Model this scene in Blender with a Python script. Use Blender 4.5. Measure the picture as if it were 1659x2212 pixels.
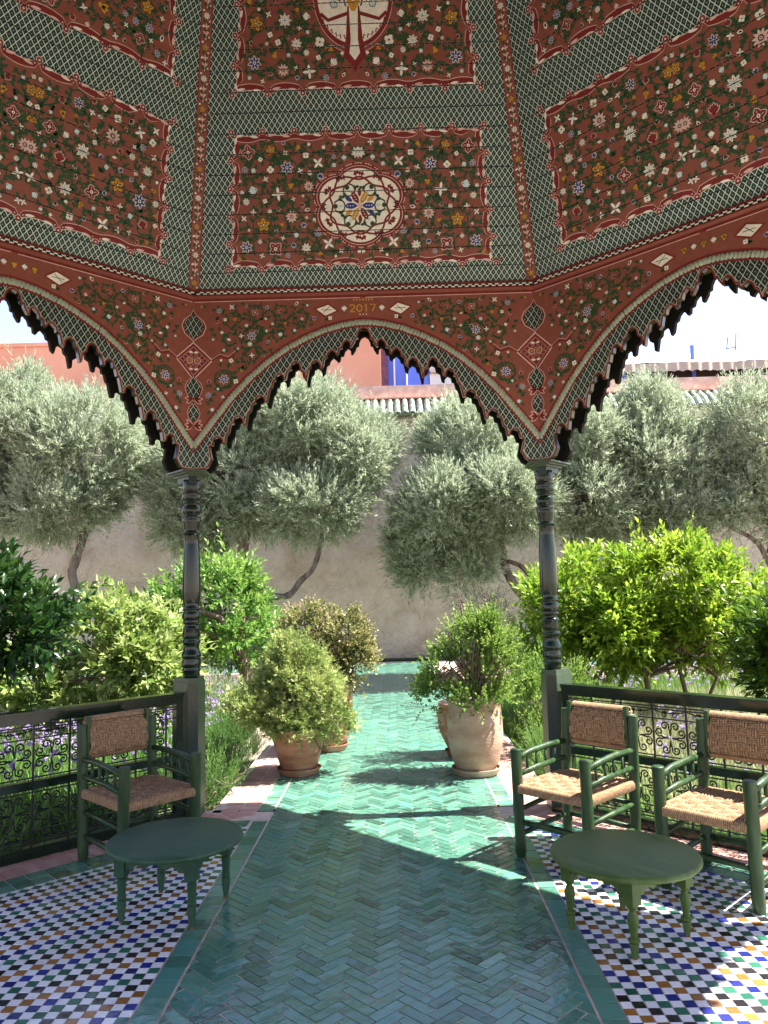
import bpy, bmesh, math, random
import numpy as np
from mathutils import Vector, Matrix

# ---------------------------------------------------------------- camera, sky, sun, exposure
SC = bpy.context.scene
for o in list(bpy.data.objects): bpy.data.objects.remove(o)
C = SC.collection
PI = math.pi
cam_d = bpy.data.cameras.new('camera'); cam = bpy.data.objects.new('camera', cam_d); C.objects.link(cam)
def cam_axes(yaw, pitch, roll):
    f = Vector((-math.sin(yaw), math.cos(yaw), 0)); r = Vector((math.cos(yaw), math.sin(yaw), 0)); u = Vector((0, 0, 1))
    f2 = f*math.cos(pitch)+u*math.sin(pitch); u2 = u*math.cos(pitch)-f*math.sin(pitch)
    r3 = r*math.cos(roll)+u2*math.sin(roll); u3 = u2*math.cos(roll)-r*math.sin(roll)
    return r3, u3, f2
_r, _u, _f = cam_axes(0.01255, 0.10328, -0.0248)
_m = Matrix.Identity(4)
for i in range(3):
    _m[i][0] = _r[i]; _m[i][1] = _u[i]; _m[i][2] = -_f[i]
_m.translation = Vector((0.1794, -2.1055, 1.5))
cam.matrix_world = _m
cam_d.sensor_fit = 'VERTICAL'; cam_d.sensor_height = 36.0; cam_d.lens = 1637.18/2212*36
cam_d.clip_start = 0.05; cam_d.clip_end = 1000
SC.camera = cam

SUN_EL, SUN_AZ = math.radians(57), math.atan2(1.0, 0.06)      # azimuth from +Y towards +X
W = bpy.data.worlds.new('World'); SC.world = W; W.use_nodes = True
nt = W.node_tree; bg = nt.nodes['Background']
sky = nt.nodes.new('ShaderNodeTexSky'); sky.sky_type = 'NISHITA'; sky.sun_disc = False
sky.sun_elevation = SUN_EL; sky.sun_rotation = SUN_AZ
sky.air_density = 1.0; sky.dust_density = 0.6; sky.ozone_density = 1.0; sky.altitude = 400
tint = nt.nodes.new('ShaderNodeMix'); tint.data_type = 'RGBA'; tint.blend_type = 'MULTIPLY'; tint.inputs[0].default_value = 1.0; tint.inputs[7].default_value = (1.12, .89, .88, 1)   # white balance of the whole sky
nt.links.new(sky.outputs[0], tint.inputs[6]); nt.links.new(tint.outputs[2], bg.inputs[0]); bg.inputs[1].default_value = 0.085
sun_d = bpy.data.lights.new('sun', 'SUN'); sun_d.energy = 3.9; sun_d.angle = math.radians(0.5); sun_d.color = (1.0, 0.95, 0.87)
sun = bpy.data.objects.new('sun', sun_d); C.objects.link(sun)
_sd = Vector((math.sin(SUN_AZ)*math.cos(SUN_EL), math.cos(SUN_AZ)*math.cos(SUN_EL), math.sin(SUN_EL)))
sun.rotation_euler = (-_sd).to_track_quat('-Z', 'Y').to_euler(); sun.location = (0, 0, 30)
SC.view_settings.view_transform = 'Standard'
SC.view_settings.look = 'None'
SC.view_settings.gamma = 1.0
SC.view_settings.use_curve_mapping = False
SC.view_settings.exposure = 2.55
SC.render.engine = 'CYCLES'
SC.cycles.max_bounces = 10; SC.cycles.diffuse_bounces = 6; SC.cycles.glossy_bounces = 4; SC.cycles.transmission_bounces = 6
SC.cycles.use_denoising = True

# ---------------------------------------------------------------- helpers
rng = np.random.default_rng(7); random.seed(7)

class MB:
    """collects vertices and faces of ONE mesh"""
    def __init__(s): s.v = []; s.f = []; s.m = []
    def add(s, vs, fs, mi=0):
        o = len(s.v); s.v.extend([tuple(map(float, q)) for q in vs]); s.f.extend([tuple(i+o for i in f) for f in fs]); s.m.extend([mi]*len(fs)); return s
    def box(s, c, d, rz=0.0, mi=0, M=None):
        x, y, z = d[0]/2, d[1]/2, d[2]/2; vs = []
        for sx, sy, sz in ((-1,-1,-1),(1,-1,-1),(1,1,-1),(-1,1,-1),(-1,-1,1),(1,-1,1),(1,1,1),(-1,1,1)):
            p = Vector((sx*x, sy*y, sz*z)); p.rotate(Matrix.Rotation(rz, 3, 'Z')) if rz else None
            p = p+Vector(c)
            if M is not None: p = M @ p
            vs.append(p)
        return s.add(vs, [(0,3,2,1),(4,5,6,7),(0,1,5,4),(1,2,6,5),(2,3,7,6),(3,0,4,7)], mi)
    def prism(s, poly, z0, z1, mi=0, bottom=True, side=None):
        n = len(poly); vs = [(p[0], p[1], z0) for p in poly]+[(p[0], p[1], z1) for p in poly]
        s.add(vs, [tuple(range(n, 2*n))], mi)
        o = len(s.v)-2*n
        fs = [(i, (i+1) % n, n+(i+1) % n, n+i) for i in range(n)]
        if bottom: fs.append(tuple(range(n-1, -1, -1)))
        s.f.extend([tuple(i+o for i in f) for f in fs]); s.m.extend([mi if side is None else side]*len(fs)); return s
    def lathe(s, prof, n=24, c=(0,0,0), mi=0, caps=True):
        vs = []; k = len(prof)
        for r, z in prof:
            for i in range(n):
                a = 2*PI*i/n; vs.append((c[0]+r*math.cos(a), c[1]+r*math.sin(a), c[2]+z))
        fs = [(j*n+i, j*n+(i+1) % n, (j+1)*n+(i+1) % n, (j+1)*n+i) for j in range(k-1) for i in range(n)]
        if caps: fs.append(tuple(range(n-1, -1, -1))); fs.append(tuple(range((k-1)*n, k*n)))
        return s.add(vs, fs, mi)
    def tube(s, pts, rad, n=6, mi=0, caps=True, flat=1.0):
        pts = [Vector(p) for p in pts]; k = len(pts)
        if not hasattr(rad, '__len__'): rad = [rad]*k
        t0 = (pts[1]-pts[0]).normalized(); ref = Vector((0, 0, 1)) if abs(t0.z) < .9 else Vector((1, 0, 0))
        nx = t0.cross(ref).normalized(); vs = []
        for j in range(k):
            t = (pts[min(j+1, k-1)]-pts[max(j-1, 0)]).normalized()
            nx = (nx-t*nx.dot(t)).normalized(); ny = t.cross(nx)
            for i in range(n):
                a = 2*PI*i/n; vs.append(pts[j]+nx*(rad[j]*math.cos(a))+ny*(rad[j]*flat*math.sin(a)))
        fs = [(j*n+i, j*n+(i+1) % n, (j+1)*n+(i+1) % n, (j+1)*n+i) for j in range(k-1) for i in range(n)]
        if caps: fs.append(tuple(range(n-1, -1, -1))); fs.append(tuple(range((k-1)*n, k*n)))
        return s.add(vs, fs, mi)
    def mesh(s, name, mats, smooth=False, auto=None):
        me = bpy.data.meshes.new(name); me.from_pydata(s.v, [], s.f)
        for m in (mats if isinstance(mats, (list, tuple)) else [mats]): me.materials.append(m)
        if any(s.m): me.polygons.foreach_set('material_index', s.m)
        if smooth: me.polygons.foreach_set('use_smooth', [True]*len(s.f))
        me.update()
        if auto is not None: me.set_sharp_from_angle(angle=math.radians(auto))
        return me

def ob(name, me, parent=None, M=None, kind=None):
    o = bpy.data.objects.new(name, me); C.objects.link(o)
    if parent is not None: o.parent = parent
    if M is not None: o.matrix_local = M
    if kind: o['kind'] = kind
    return o
def tag(o, label=None, cat=None, group=None, kind=None):
    if label: o['label'] = label
    if cat: o['category'] = cat
    if group: o['group'] = group
    if kind: o['kind'] = kind
    return o
def thing(name, label, cat, loc=(0,0,0), rz=0.0, group=None):
    o = bpy.data.objects.new(name, None); C.objects.link(o)
    o.location = loc; o.rotation_euler = (0, 0, rz); o.empty_display_size = .1
    return tag(o, label, cat, group)
def T(x=0, y=0, z=0, rz=0.0, s=1.0): return Matrix.Translation((x, y, z)) @ Matrix.Rotation(rz, 4, 'Z') @ Matrix.Scale(s, 4)
def set_attr(me, vals, name='shade'):
    a = me.attributes.new(name, 'FLOAT', 'POINT'); a.data.foreach_set('value', np.asarray(vals, dtype=np.float32))
def clip_poly(poly, planes):
    """Sutherland-Hodgman: keep a*x+b*y <= c"""
    for a, b, c in planes:
        out = []
        for i in range(len(poly)):
            p, q = poly[i], poly[(i+1) % len(poly)]; dp = a*p[0]+b*p[1]-c; dq = a*q[0]+b*q[1]-c
            if dp <= 0: out.append(p)
            if (dp < 0 < dq) or (dq < 0 < dp):
                t = dp/(dp-dq); out.append((p[0]+t*(q[0]-p[0]), p[1]+t*(q[1]-p[1])))
        poly = out
        if len(poly) < 3: return []
    return poly

# ---------------------------------------------------------------- materials
def mat(name): 
    m = bpy.data.materials.new(name); m.use_nodes = True; return m, m.node_tree, m.node_tree.nodes['Principled BSDF']
def N(t, kind, **kw):
    n = t.nodes.new(kind)
    for k, v in kw.items():
        if k.startswith('i'): n.inputs[int(k[1:])].default_value = v
        else: setattr(n, k, v)
    return n
def ramp(t, stops):
    r = t.nodes.new('ShaderNodeValToRGB'); e = r.color_ramp.elements
    while len(e) < len(stops): e.new(0.5)
    for el, (p, c) in zip(e, stops): el.position = p; el.color = (*c, 1)
    return r
def noisy(name, c1, c2, scale=8, rough=.6, bump=0.0, bscale=None, spec=.4, detail=5, stretch=None, c3=None, coords='OBJ', rvar=0.0, bdist=.01):
    m, t, b = mat(name); L = t.links.new
    if coords == 'OBJ': co = N(t, 'ShaderNodeTexCoord').outputs['Object']
    else: co = N(t, 'ShaderNodeNewGeometry').outputs['Position']
    if stretch:
        mp = N(t, 'ShaderNodeMapping'); mp.inputs['Scale'].default_value = stretch; L(co, mp.inputs[0]); co = mp.outputs[0]
    n = N(t, 'ShaderNodeTexNoise'); n.inputs['Scale'].default_value = scale; n.inputs['Detail'].default_value = detail; L(co, n.inputs['Vector'])
    st = [(.3, c1), (.7, c2)] if c3 is None else [(.3, c1), (.5, c2), (.72, c3)]
    r = ramp(t, st); L(n.outputs[0], r.inputs[0]); L(r.outputs[0], b.inputs['Base Color'])
    b.inputs['Roughness'].default_value = rough; b.inputs['Specular IOR Level'].default_value = spec
    if rvar:
        mr = N(t, 'ShaderNodeMapRange'); mr.inputs[3].default_value = rough-rvar; mr.inputs[4].default_value = rough+rvar
        L(n.outputs[0], mr.inputs[0]); L(mr.outputs[0], b.inputs['Roughness'])
    if bump:
        n2 = N(t, 'ShaderNodeTexNoise'); n2.inputs['Scale'].default_value = bscale or scale*4; n2.inputs['Detail'].default_value = 6; L(co, n2.inputs['Vector'])
        bp = N(t, 'ShaderNodeBump'); bp.inputs['Strength'].default_value = bump; bp.inputs['Distance'].default_value = bdist
        L(n2.outputs[0], bp.inputs['Height']); L(bp.outputs[0], b.inputs['Normal'])
    return m
def glaze(name, stops, rough=.16, bump=.45, bscale=16, mott=.4):
    """glazed hand-made tile: colour by the 'shade' attribute of each piece, mottled by noise"""
    m, t, b = mat(name); L = t.links.new
    a = N(t, 'ShaderNodeAttribute', attribute_name='shade'); pos = N(t, 'ShaderNodeNewGeometry').outputs['Position']
    n = N(t, 'ShaderNodeTexNoise'); n.inputs['Scale'].default_value = 30; n.inputs['Detail'].default_value = 5; L(pos, n.inputs['Vector'])
    ma = N(t, 'ShaderNodeMath', operation='MULTIPLY_ADD'); ma.inputs[1].default_value = mott; L(n.outputs[0], ma.inputs[0])
    mb_ = N(t, 'ShaderNodeMath', operation='ADD'); mb_.inputs[1].default_value = -mott/2; L(a.outputs['Fac'], mb_.inputs[0]); L(mb_.outputs[0], ma.inputs[2])
    r = ramp(t, stops); L(ma.outputs[0], r.inputs[0]); L(r.outputs[0], b.inputs['Base Color'])
    n3 = N(t, 'ShaderNodeTexNoise'); n3.inputs['Scale'].default_value = 7; L(pos, n3.inputs['Vector'])
    mr = N(t, 'ShaderNodeMapRange'); mr.inputs[3].default_value = rough*.6; mr.inputs[4].default_value = rough*1.7; L(n3.outputs[0], mr.inputs[0]); L(mr.outputs[0], b.inputs['Roughness'])
    n2 = N(t, 'ShaderNodeTexNoise'); n2.inputs['Scale'].default_value = bscale; n2.inputs['Detail'].default_value = 3; L(pos, n2.inputs['Vector'])
    bp = N(t, 'ShaderNodeBump'); bp.inputs['Strength'].default_value = bump; bp.inputs['Distance'].default_value = .01
    L(n2.outputs[0], bp.inputs['Height']); L(bp.outputs[0], b.inputs['Normal'])
    b.inputs['Specular IOR Level'].default_value = .5
    return m
def leafm(name, stops, trans=.3, rough=.45, back=None, spec=.4):
    m, t, b = mat(name); L = t.links.new
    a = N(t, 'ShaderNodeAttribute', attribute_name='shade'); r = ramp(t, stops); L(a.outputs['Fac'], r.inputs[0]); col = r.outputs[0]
    if back:
        g = N(t, 'ShaderNodeNewGeometry'); mx = N(t, 'ShaderNodeMix', data_type='RGBA'); L(g.outputs['Backfacing'], mx.inputs[0]); L(col, mx.inputs[6]); mx.inputs[7].default_value = (*back, 1); col = mx.outputs[2]
    L(col, b.inputs['Base Color']); b.inputs['Roughness'].default_value = rough; b.inputs['Specular IOR Level'].default_value = spec
    tr = N(t, 'ShaderNodeBsdfTranslucent'); L(col, tr.inputs[0]); ms = N(t, 'ShaderNodeMixShader'); ms.inputs[0].default_value = trans
    L(b.outputs[0], ms.inputs[1]); L(tr.outputs[0], ms.inputs[2]); L(ms.outputs[0], t.nodes['Material Output'].inputs[0])
    return m
def paint(name, c, rough=.55):
    k = .88; return noisy(name, tuple(x*k for x in c), tuple(min(1, x*1.1) for x in c), scale=25, rough=rough, spec=.3, coords='POS')

M = {}
M['green_wood'] = noisy('green_wood_paint', (.013,.034,.012), (.024,.054,.018), 6, .36, .25, 40, stretch=(6,6,1), rvar=.1, c3=(.045,.085,.032), spec=.3)
M['table_shaded'] = noisy('green_table_shaded', (.018,.055,.028), (.03,.076,.042), 5, .42, .3, 60, stretch=(1,5,1), rvar=.14, c3=(.05,.095,.055), spec=.22)  # table green darkened: the shade on the left table is in the colour
M['table_sunlit'] = noisy('green_table_sunlit', (.046,.084,.018), (.066,.112,.026), 5, .42, .3, 60, stretch=(1,5,1), rvar=.14, c3=(.095,.135,.045), spec=.22)  # table green lightened: the sunlight on the right table is in the colour
M['black_green'] = noisy('dark_green_gloss', (.005,.013,.007), (.010,.024,.012), 10, .17, .03, 14, spec=.4, rvar=.04)
M['dark_wood'] = noisy('dark_unpainted_wood', (.008,.008,.006), (.018,.017,.012), 12, .75, .2, 40, spec=.1)
M['post_lit'] = noisy('post_green_lit', (.035,.062,.035), (.06,.09,.05), 7, .4, .2, 60, stretch=(8,8,1))  # lighter green puts the light on the side faces into the colour
M['olive_paint'] = noisy('olive_soffit_paint', (.07,.07,.018), (.12,.11,.03), 5, .5)
M['iron'] = noisy('black_iron', (.006,.008,.007), (.014,.016,.014), 30, .45, .2, 80)
M['rope'] = noisy('straw_rope', (.19,.11,.055), (.29,.18,.095), 70, .85, .5, 160, c3=(.38,.255,.145), bdist=.004)
M['rope_dark'] = noisy('rope_shadow_brown', (.05,.03,.016), (.09,.055,.03), 40, .9)  # dark brown that paints the shade in the gaps of the weave
M['grout'] = noisy('grout', (.42,.33,.27), (.6,.5,.42), 14, .9, .3, 90, coords='POS')
M['teal'] = glaze('teal_glazed_tile', [(0,(.03,.075,.052)),(.28,(.06,.165,.12)),(.55,(.105,.25,.18)),(.78,(.075,.225,.195)),(1,(.17,.34,.265))])
M['white_z'] = glaze('white_glazed_tile', [(0,(.7,.71,.72)),(1,(.84,.85,.85))], rough=.14, bump=.2)
M['blue_z'] = glaze('cobalt_glazed_tile', [(0,(.012,.016,.11)),(1,(.025,.035,.25))], rough=.14, bump=.2)
M['amber_z'] = glaze('amber_glazed_tile', [(0,(.2,.085,.02)),(1,(.36,.17,.045))], rough=.14, bump=.2)
M['green_z'] = glaze('green_glazed_tile', [(0,(.015,.08,.05)),(1,(.04,.17,.11))], rough=.14, bump=.2)
M['black_z'] = glaze('black_glazed_tile', [(0,(.012,.012,.014)),(1,(.035,.033,.035))], rough=.14, bump=.2)
M['pink'] = glaze('pink_brick', [(0,(.34,.165,.125)),(.5,(.45,.25,.2)),(1,(.56,.38,.32))], rough=.75, bump=.35, bscale=60)
M['terracotta'] = noisy('terracotta_pot', (.17,.075,.04), (.32,.15,.085), 4, .85, .35, 40, c3=(.44,.28,.2), stretch=(1,1,2.6))
M['pale_terracotta'] = noisy('pale_terracotta_pot', (.24,.145,.09), (.36,.25,.17), 3.5, .85, .35, 40, c3=(.46,.37,.29), stretch=(1,1,2.4))
M['soil'] = noisy('garden_soil', (.2,.155,.115), (.36,.295,.23), 9, .95, .6, 50, coords='POS')
def plaster():
    m, t, b = mat('wall_plaster'); L = t.links.new; pos = N(t, 'ShaderNodeNewGeometry').outputs['Position']
    def nz(sc, det, dis, rg=.55):
        n = N(t, 'ShaderNodeTexNoise'); n.inputs['Scale'].default_value = sc; n.inputs['Detail'].default_value = det; n.inputs['Distortion'].default_value = dis; n.inputs['Roughness'].default_value = rg; L(pos, n.inputs['Vector']); return n.outputs[0]
    r1 = ramp(t, [(.28,(.38,.29,.215)),(.45,(.48,.395,.315)),(.58,(.53,.44,.36)),(.75,(.48,.43,.36))]); L(nz(.9, 8, 1.2), r1.inputs[0])
    r2 = ramp(t, [(.3,(.76,.68,.6)),(.5,(1,1,1)),(.72,(1.08,1.07,1.05))]); L(nz(3.2, 8, 1.8, .62), r2.inputs[0])
    mx = N(t, 'ShaderNodeMix', data_type='RGBA', blend_type='MULTIPLY'); mx.inputs[0].default_value = .5; L(r1.outputs[0], mx.inputs[6]); L(r2.outputs[0], mx.inputs[7]); L(mx.outputs[2], b.inputs['Base Color'])
    b.inputs['Roughness'].default_value = .92; b.inputs['Specular IOR Level'].default_value = .2
    ad = N(t, 'ShaderNodeMath', operation='MULTIPLY_ADD'); ad.inputs[1].default_value = .45; L(nz(5, 5, 2.2, .5), ad.inputs[0]); L(nz(2.1, 7, 1.6, .6), ad.inputs[2])
    bp = N(t, 'ShaderNodeBump'); bp.inputs['Strength'].default_value = 1.0; bp.inputs['Distance'].default_value = .12; L(ad.outputs[0], bp.inputs['Height']); L(bp.outputs[0], b.inputs['Normal'])
    return m
M['plaster'] = plaster()
M['plaster_cap'] = noisy('parapet_plaster', (.42,.3,.24), (.62,.49,.41), 6, .9, .5, 12, coords='POS')
M['salmon'] = noisy('salmon_render', (.6,.27,.17), (.7,.36,.24), .8, .9, .2, 8, coords='POS')
M['blue_wall'] = noisy('blue_render', (.1,.16,.62), (.13,.2,.72), 1.5, .7, coords='POS')
M['white_wall'] = noisy('white_render', (.6,.62,.63), (.75,.76,.76), 2, .8, coords='POS')
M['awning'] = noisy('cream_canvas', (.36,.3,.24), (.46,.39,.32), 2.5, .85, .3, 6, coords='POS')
M['bark'] = noisy('olive_bark', (.06,.045,.035), (.17,.135,.11), 7, .95, .9, 22, stretch=(2,2,.6), c3=(.25,.21,.18), bdist=.03)
M['citrus_bark'] = noisy('citrus_bark', (.12,.08,.055), (.27,.2,.15), 9, .9, .6, 30, stretch=(2,2,.7), bdist=.02)
M['roof_tile'] = noisy('roof_tile_glaze', (.06,.1,.075), (.22,.27,.21), 9, .45, .3, 30, coords='POS', c3=(.36,.36,.3))
M['stone'] = noisy('pale_stone', (.4,.33,.26), (.58,.5,.42), 7, .9, .3, 40)
# flat paints of the ceiling
M['p_red'] = paint('ceiling_red', (.25,.082,.055))
M['p_dred'] = paint('ceiling_dark_red', (.2,.022,.02))
M['p_gold'] = paint('ceiling_gold', (.58,.32,.04))
M['p_cream'] = paint('ceiling_cream', (.86,.87,.74))
M['p_pink'] = paint('ceiling_pink', (.74,.55,.48))
M['p_blue'] = paint('ceiling_blue', (.03,.045,.24))
M['p_pale'] = paint('ceiling_pale_blue', (.6,.76,.74))
M['p_green'] = paint('ceiling_leaf_green', (.022,.075,.028))
M['p_black'] = paint('ceiling_black', (.01,.014,.012))
M['p_rope'] = paint('rope_moulding_grey_green', (.36,.42,.31))
def lattice_mat(name, period_u, period_v, lw, ground=(.009,.026,.018), lc=(.82,.9,.8)):
    """painted diamond lattice in plane metres (UV)"""
    m, t, b = mat(name); L = t.links.new
    uv = N(t, 'ShaderNodeUVMap'); sep = N(t, 'ShaderNodeSeparateXYZ'); L(uv.outputs[0], sep.inputs[0])
    def mth(op, a, bb=None, c=None):
        n = N(t, 'ShaderNodeMath', operation=op)
        for i, x in enumerate((a, bb, c)):
            if x is None: continue
            if isinstance(x, (int, float)): n.inputs[i].default_value = x
            else: L(x, n.inputs[i])
        return n.outputs[0]
    U = mth('DIVIDE', sep.outputs[0], period_u); V = mth('DIVIDE', sep.outputs[1], period_v)
    A = mth('ADD', U, V); B = mth('SUBTRACT', U, V)
    def tri(x): return mth('ABSOLUTE', mth('SUBTRACT', mth('FRACT', x), .5))     # .5 on the line, 0 half way
    la = mth('GREATER_THAN', tri(A), .5-lw); lb = mth('GREATER_THAN', tri(B), .5-lw); line = mth('MAXIMUM', la, lb)
    # dots: in the middle of each diamond and flecks
    da = tri(A); db = tri(B); dot = mth('LESS_THAN', mth('ADD', mth('MULTIPLY', da, da), mth('MULTIPLY', db, db)), .0045)
    fl = mth('MULTIPLY', mth('LESS_THAN', mth('ABSOLUTE', mth('SUBTRACT', da, .2)), .06), mth('LESS_THAN', db, .07))
    fl2 = mth('MULTIPLY', mth('LESS_THAN', mth('ABSOLUTE', mth('SUBTRACT', db, .2)), .06), mth('LESS_THAN', da, .07))
    n = N(t, 'ShaderNodeTexNoise'); n.inputs['Scale'].default_value = 9
    g = ramp(t, [(.35, ground), (.7, tuple(x*1.7 for x in ground))]); L(n.outputs[0], g.inputs[0])
    def mixc(f, c1, c2):
        x = N(t, 'ShaderNodeMix', data_type='RGBA'); L(f, x.inputs[0]); L(c1, x.inputs[6]); x.inputs[7].default_value = (*c2, 1); return x.outputs[2]
    c = mixc(mth('MAXIMUM', fl, fl2), g.outputs[0], (.1,.05,.045)); c = mixc(dot, c, (.55,.66,.58)); c = mixc(line, c, lc)
    L(c, b.inputs['Base Color']); b.inputs['Roughness'].default_value = .5; b.inputs['Specular IOR Level'].default_value = .3
    return m
M['lattice'] = lattice_mat('ceiling_lattice', .039, .056, .06, (.004,.045,.031), (.74,.87,.77))
M['lattice_s'] = lattice_mat('arch_lattice', .046, .07, .052, (.004,.02,.014), (.5,.62,.53))
# foliage
M['olive_leaf'] = leafm('olive_leaf', [(0,(.08,.12,.055)),(.5,(.235,.295,.16)),(1,(.43,.48,.29))], .32, .5, back=(.42,.48,.34))
M['lemon_leaf'] = leafm('lemon_leaf', [(0,(.055,.12,.018)),(.5,(.21,.3,.062)),(1,(.46,.51,.21))], .38, .4)
M['citrus_leaf'] = leafm('citrus_leaf', [(0,(.035,.1,.015)),(.5,(.115,.245,.04)),(1,(.28,.42,.09))], .42, .38)
M['bright_leaf'] = leafm('bright_citrus_leaf', [(0,(.045,.115,.008)),(.5,(.175,.305,.022)),(1,(.4,.5,.06))], .45, .38)
M['edge_leaf'] = leafm('deep_green_citrus_leaf', [(0,(.02,.055,.006)),(.5,(.06,.13,.012)),(1,(.18,.28,.03))], .38, .36)  # darker, yellowish green of the tree at the right edge
M['dark_leaf'] = leafm('dark_citrus_leaf', [(0,(.008,.026,.006)),(.5,(.02,.06,.012)),(1,(.055,.12,.02))], .3, .32)
M['geranium_leaf'] = leafm('geranium_leaf', [(0,(.075,.125,.027)),(.5,(.25,.33,.09)),(1,(.46,.49,.18))], .35, .6)
M['brown_leaf'] = leafm('bronze_shrub_leaf', [(0,(.07,.09,.03)),(.45,(.2,.22,.065)),(.8,(.36,.31,.13)),(1,(.5,.36,.22))], .3, .5)
M['sprig_leaf'] = leafm('fresh_shrub_leaf', [(0,(.045,.105,.016)),(.5,(.15,.26,.045)),(1,(.33,.43,.09))], .4, .5)
M['dry_leaf'] = leafm('dark_shrub_leaf', [(0,(.03,.03,.018)),(.5,(.07,.065,.035)),(1,(.12,.11,.06))], .25, .6)
M['rosemary'] = leafm('rosemary_needle', [(0,(.03,.09,.02)),(.5,(.11,.24,.05)),(1,(.28,.42,.1))], .3, .6)
M['grass'] = leafm('strappy_grass', [(0,(.035,.105,.018)),(.5,(.12,.25,.045)),(1,(.28,.38,.11))], .4, .5)
M['straw'] = leafm('feather_grass', [(0,(.22,.25,.1)),(.5,(.5,.5,.27)),(1,(.7,.66,.44))], .35, .6)
M['violet'] = leafm('violet_petal', [(0,(.28,.19,.42)),(1,(.55,.45,.68))], .35, .6)
# ---------------------------------------------------------------- ground, floors, path
def sheet(name, poly, z, m, parent=None):
    me = bpy.data.meshes.new(name); me.from_pydata([(p[0], p[1], z) for p in poly], [], [tuple(range(len(poly)))]); me.materials.append(m)
    o = ob(name, me, parent); o['kind'] = 'structure'; return o
sheet('ground', [(-300,-300),(300,-300),(300,300),(-300,300)], -.14, M['soil'])
S2, AY, CY = 1.22, 3.14, .195               # half side of the octagon, far side, centre
APO = AY-CY
XL, XR = -.70, .85                          # herringbone field
OCT = [(S2,AY),(-S2,AY),(-S2-2*S2*.7071,AY-2*S2*.7071),(-S2-2*S2*.7071,CY-S2),(-S2,CY-APO),(S2,CY-APO),(S2+2*S2*.7071,CY-S2),(S2+2*S2*.7071,AY-2*S2*.7071)]
mb = MB(); mb.prism([(p[0]*1.075, CY+(p[1]-CY)*1.075) for p in OCT], -.16, .0012)
pav_floor = ob('pavilion_floor', mb.mesh('pavilion_floor', M['grout'])); tag(pav_floor, 'pale pink mortar bed under the glazed tiles of the pavilion floor', kind='structure')
mb = MB(); mb.prism([(-1.13,3.3),(1.27,3.3),(1.27,12.4),(-1.13,12.4)], -.15, .0012)
mb.prism([(-14,12.4),(14,12.4),(14,14.3),(-14,14.3)], -.15, .0008)
path = ob('path', mb.mesh('path', M['grout'])); tag(path, 'green glazed herringbone path running to the garden wall', kind='structure')

def tile_mesh(name, poly, h, m, shade, tilt=0.0, ins=.0012):
    """a bevelled hand-made tile with its own edges"""
    cx = sum(p[0] for p in poly)/len(poly); cy = sum(p[1] for p in poly)/len(poly); n = len(poly)
    vs = [(p[0], p[1], -.006) for p in poly]; tx, ty = random.uniform(-tilt, tilt), random.uniform(-tilt, tilt)
    for p in poly:
        d = math.hypot(p[0]-cx, p[1]-cy); k = 1-ins*1.6/max(d, .004)
        vs.append((cx+(p[0]-cx)*k, cy+(p[1]-cy)*k, h+tx*(p[0]-cx)+ty*(p[1]-cy)))
    fs = [(i, (i+1) % n, n+(i+1) % n, n+i) for i in range(n)]+[tuple(range(n, 2*n))]
    return vs, fs
class Tiles:
    """pieces of one floor: the largest in view as parts, the rest as one joined part"""
    def __init__(s, parent, name, m, h=.0042, tilt=.012, cap=290):
        s.p = parent; s.n = name; s.m = m if isinstance(m, list) else [m]; s.h = h; s.tilt = tilt; s.items = []; s.cap = cap
    def add(s, poly, shade, mi=0): 
        if len(poly) >= 3: s.items.append((poly, shade, mi))
    def finish(s, key):
        its = sorted(s.items, key=key); cnt = 0; mb = MB(); sh = []
        for poly, shade, mi in its:
            area = abs(sum(poly[i-1][0]*poly[i][1]-poly[i][0]*poly[i-1][1] for i in range(len(poly))))/2
            if area < 1.2e-4: continue
            vs, fs = tile_mesh(s.n, poly, s.h+random.uniform(-.0007, .0007), s.m[mi], shade, s.tilt)
            if cnt < s.cap and key((poly, shade, mi)) < 1e5:
                cx = sum(p[0] for p in poly)/len(poly); cy = sum(p[1] for p in poly)/len(poly)
                q = MB(); q.add([(v[0]-cx, v[1]-cy, v[2]) for v in vs], fs); me = q.mesh(s.n, s.m[mi]); set_attr(me, [shade]*len(vs))
                ob(s.n, me, s.p, T(cx, cy, 0)); cnt += 1
            else:
                mb.add(vs, fs, mi); sh += [shade]*len(vs)
        if mb.v:
            me = mb.mesh(s.n+'_field', s.m); set_attr(me, sh); ob(s.n+'_field', me, s.p, kind='stuff')
def near(it):                                # visible and near first
    p = it[0]; cx = sum(q[0] for q in p)/len(p); cy = sum(q[1] for q in p)/len(p)
    d = cy+2.1055
    if cy < .72 or abs(cx-.21) > .5*d: return 1e6
    return d
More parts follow.
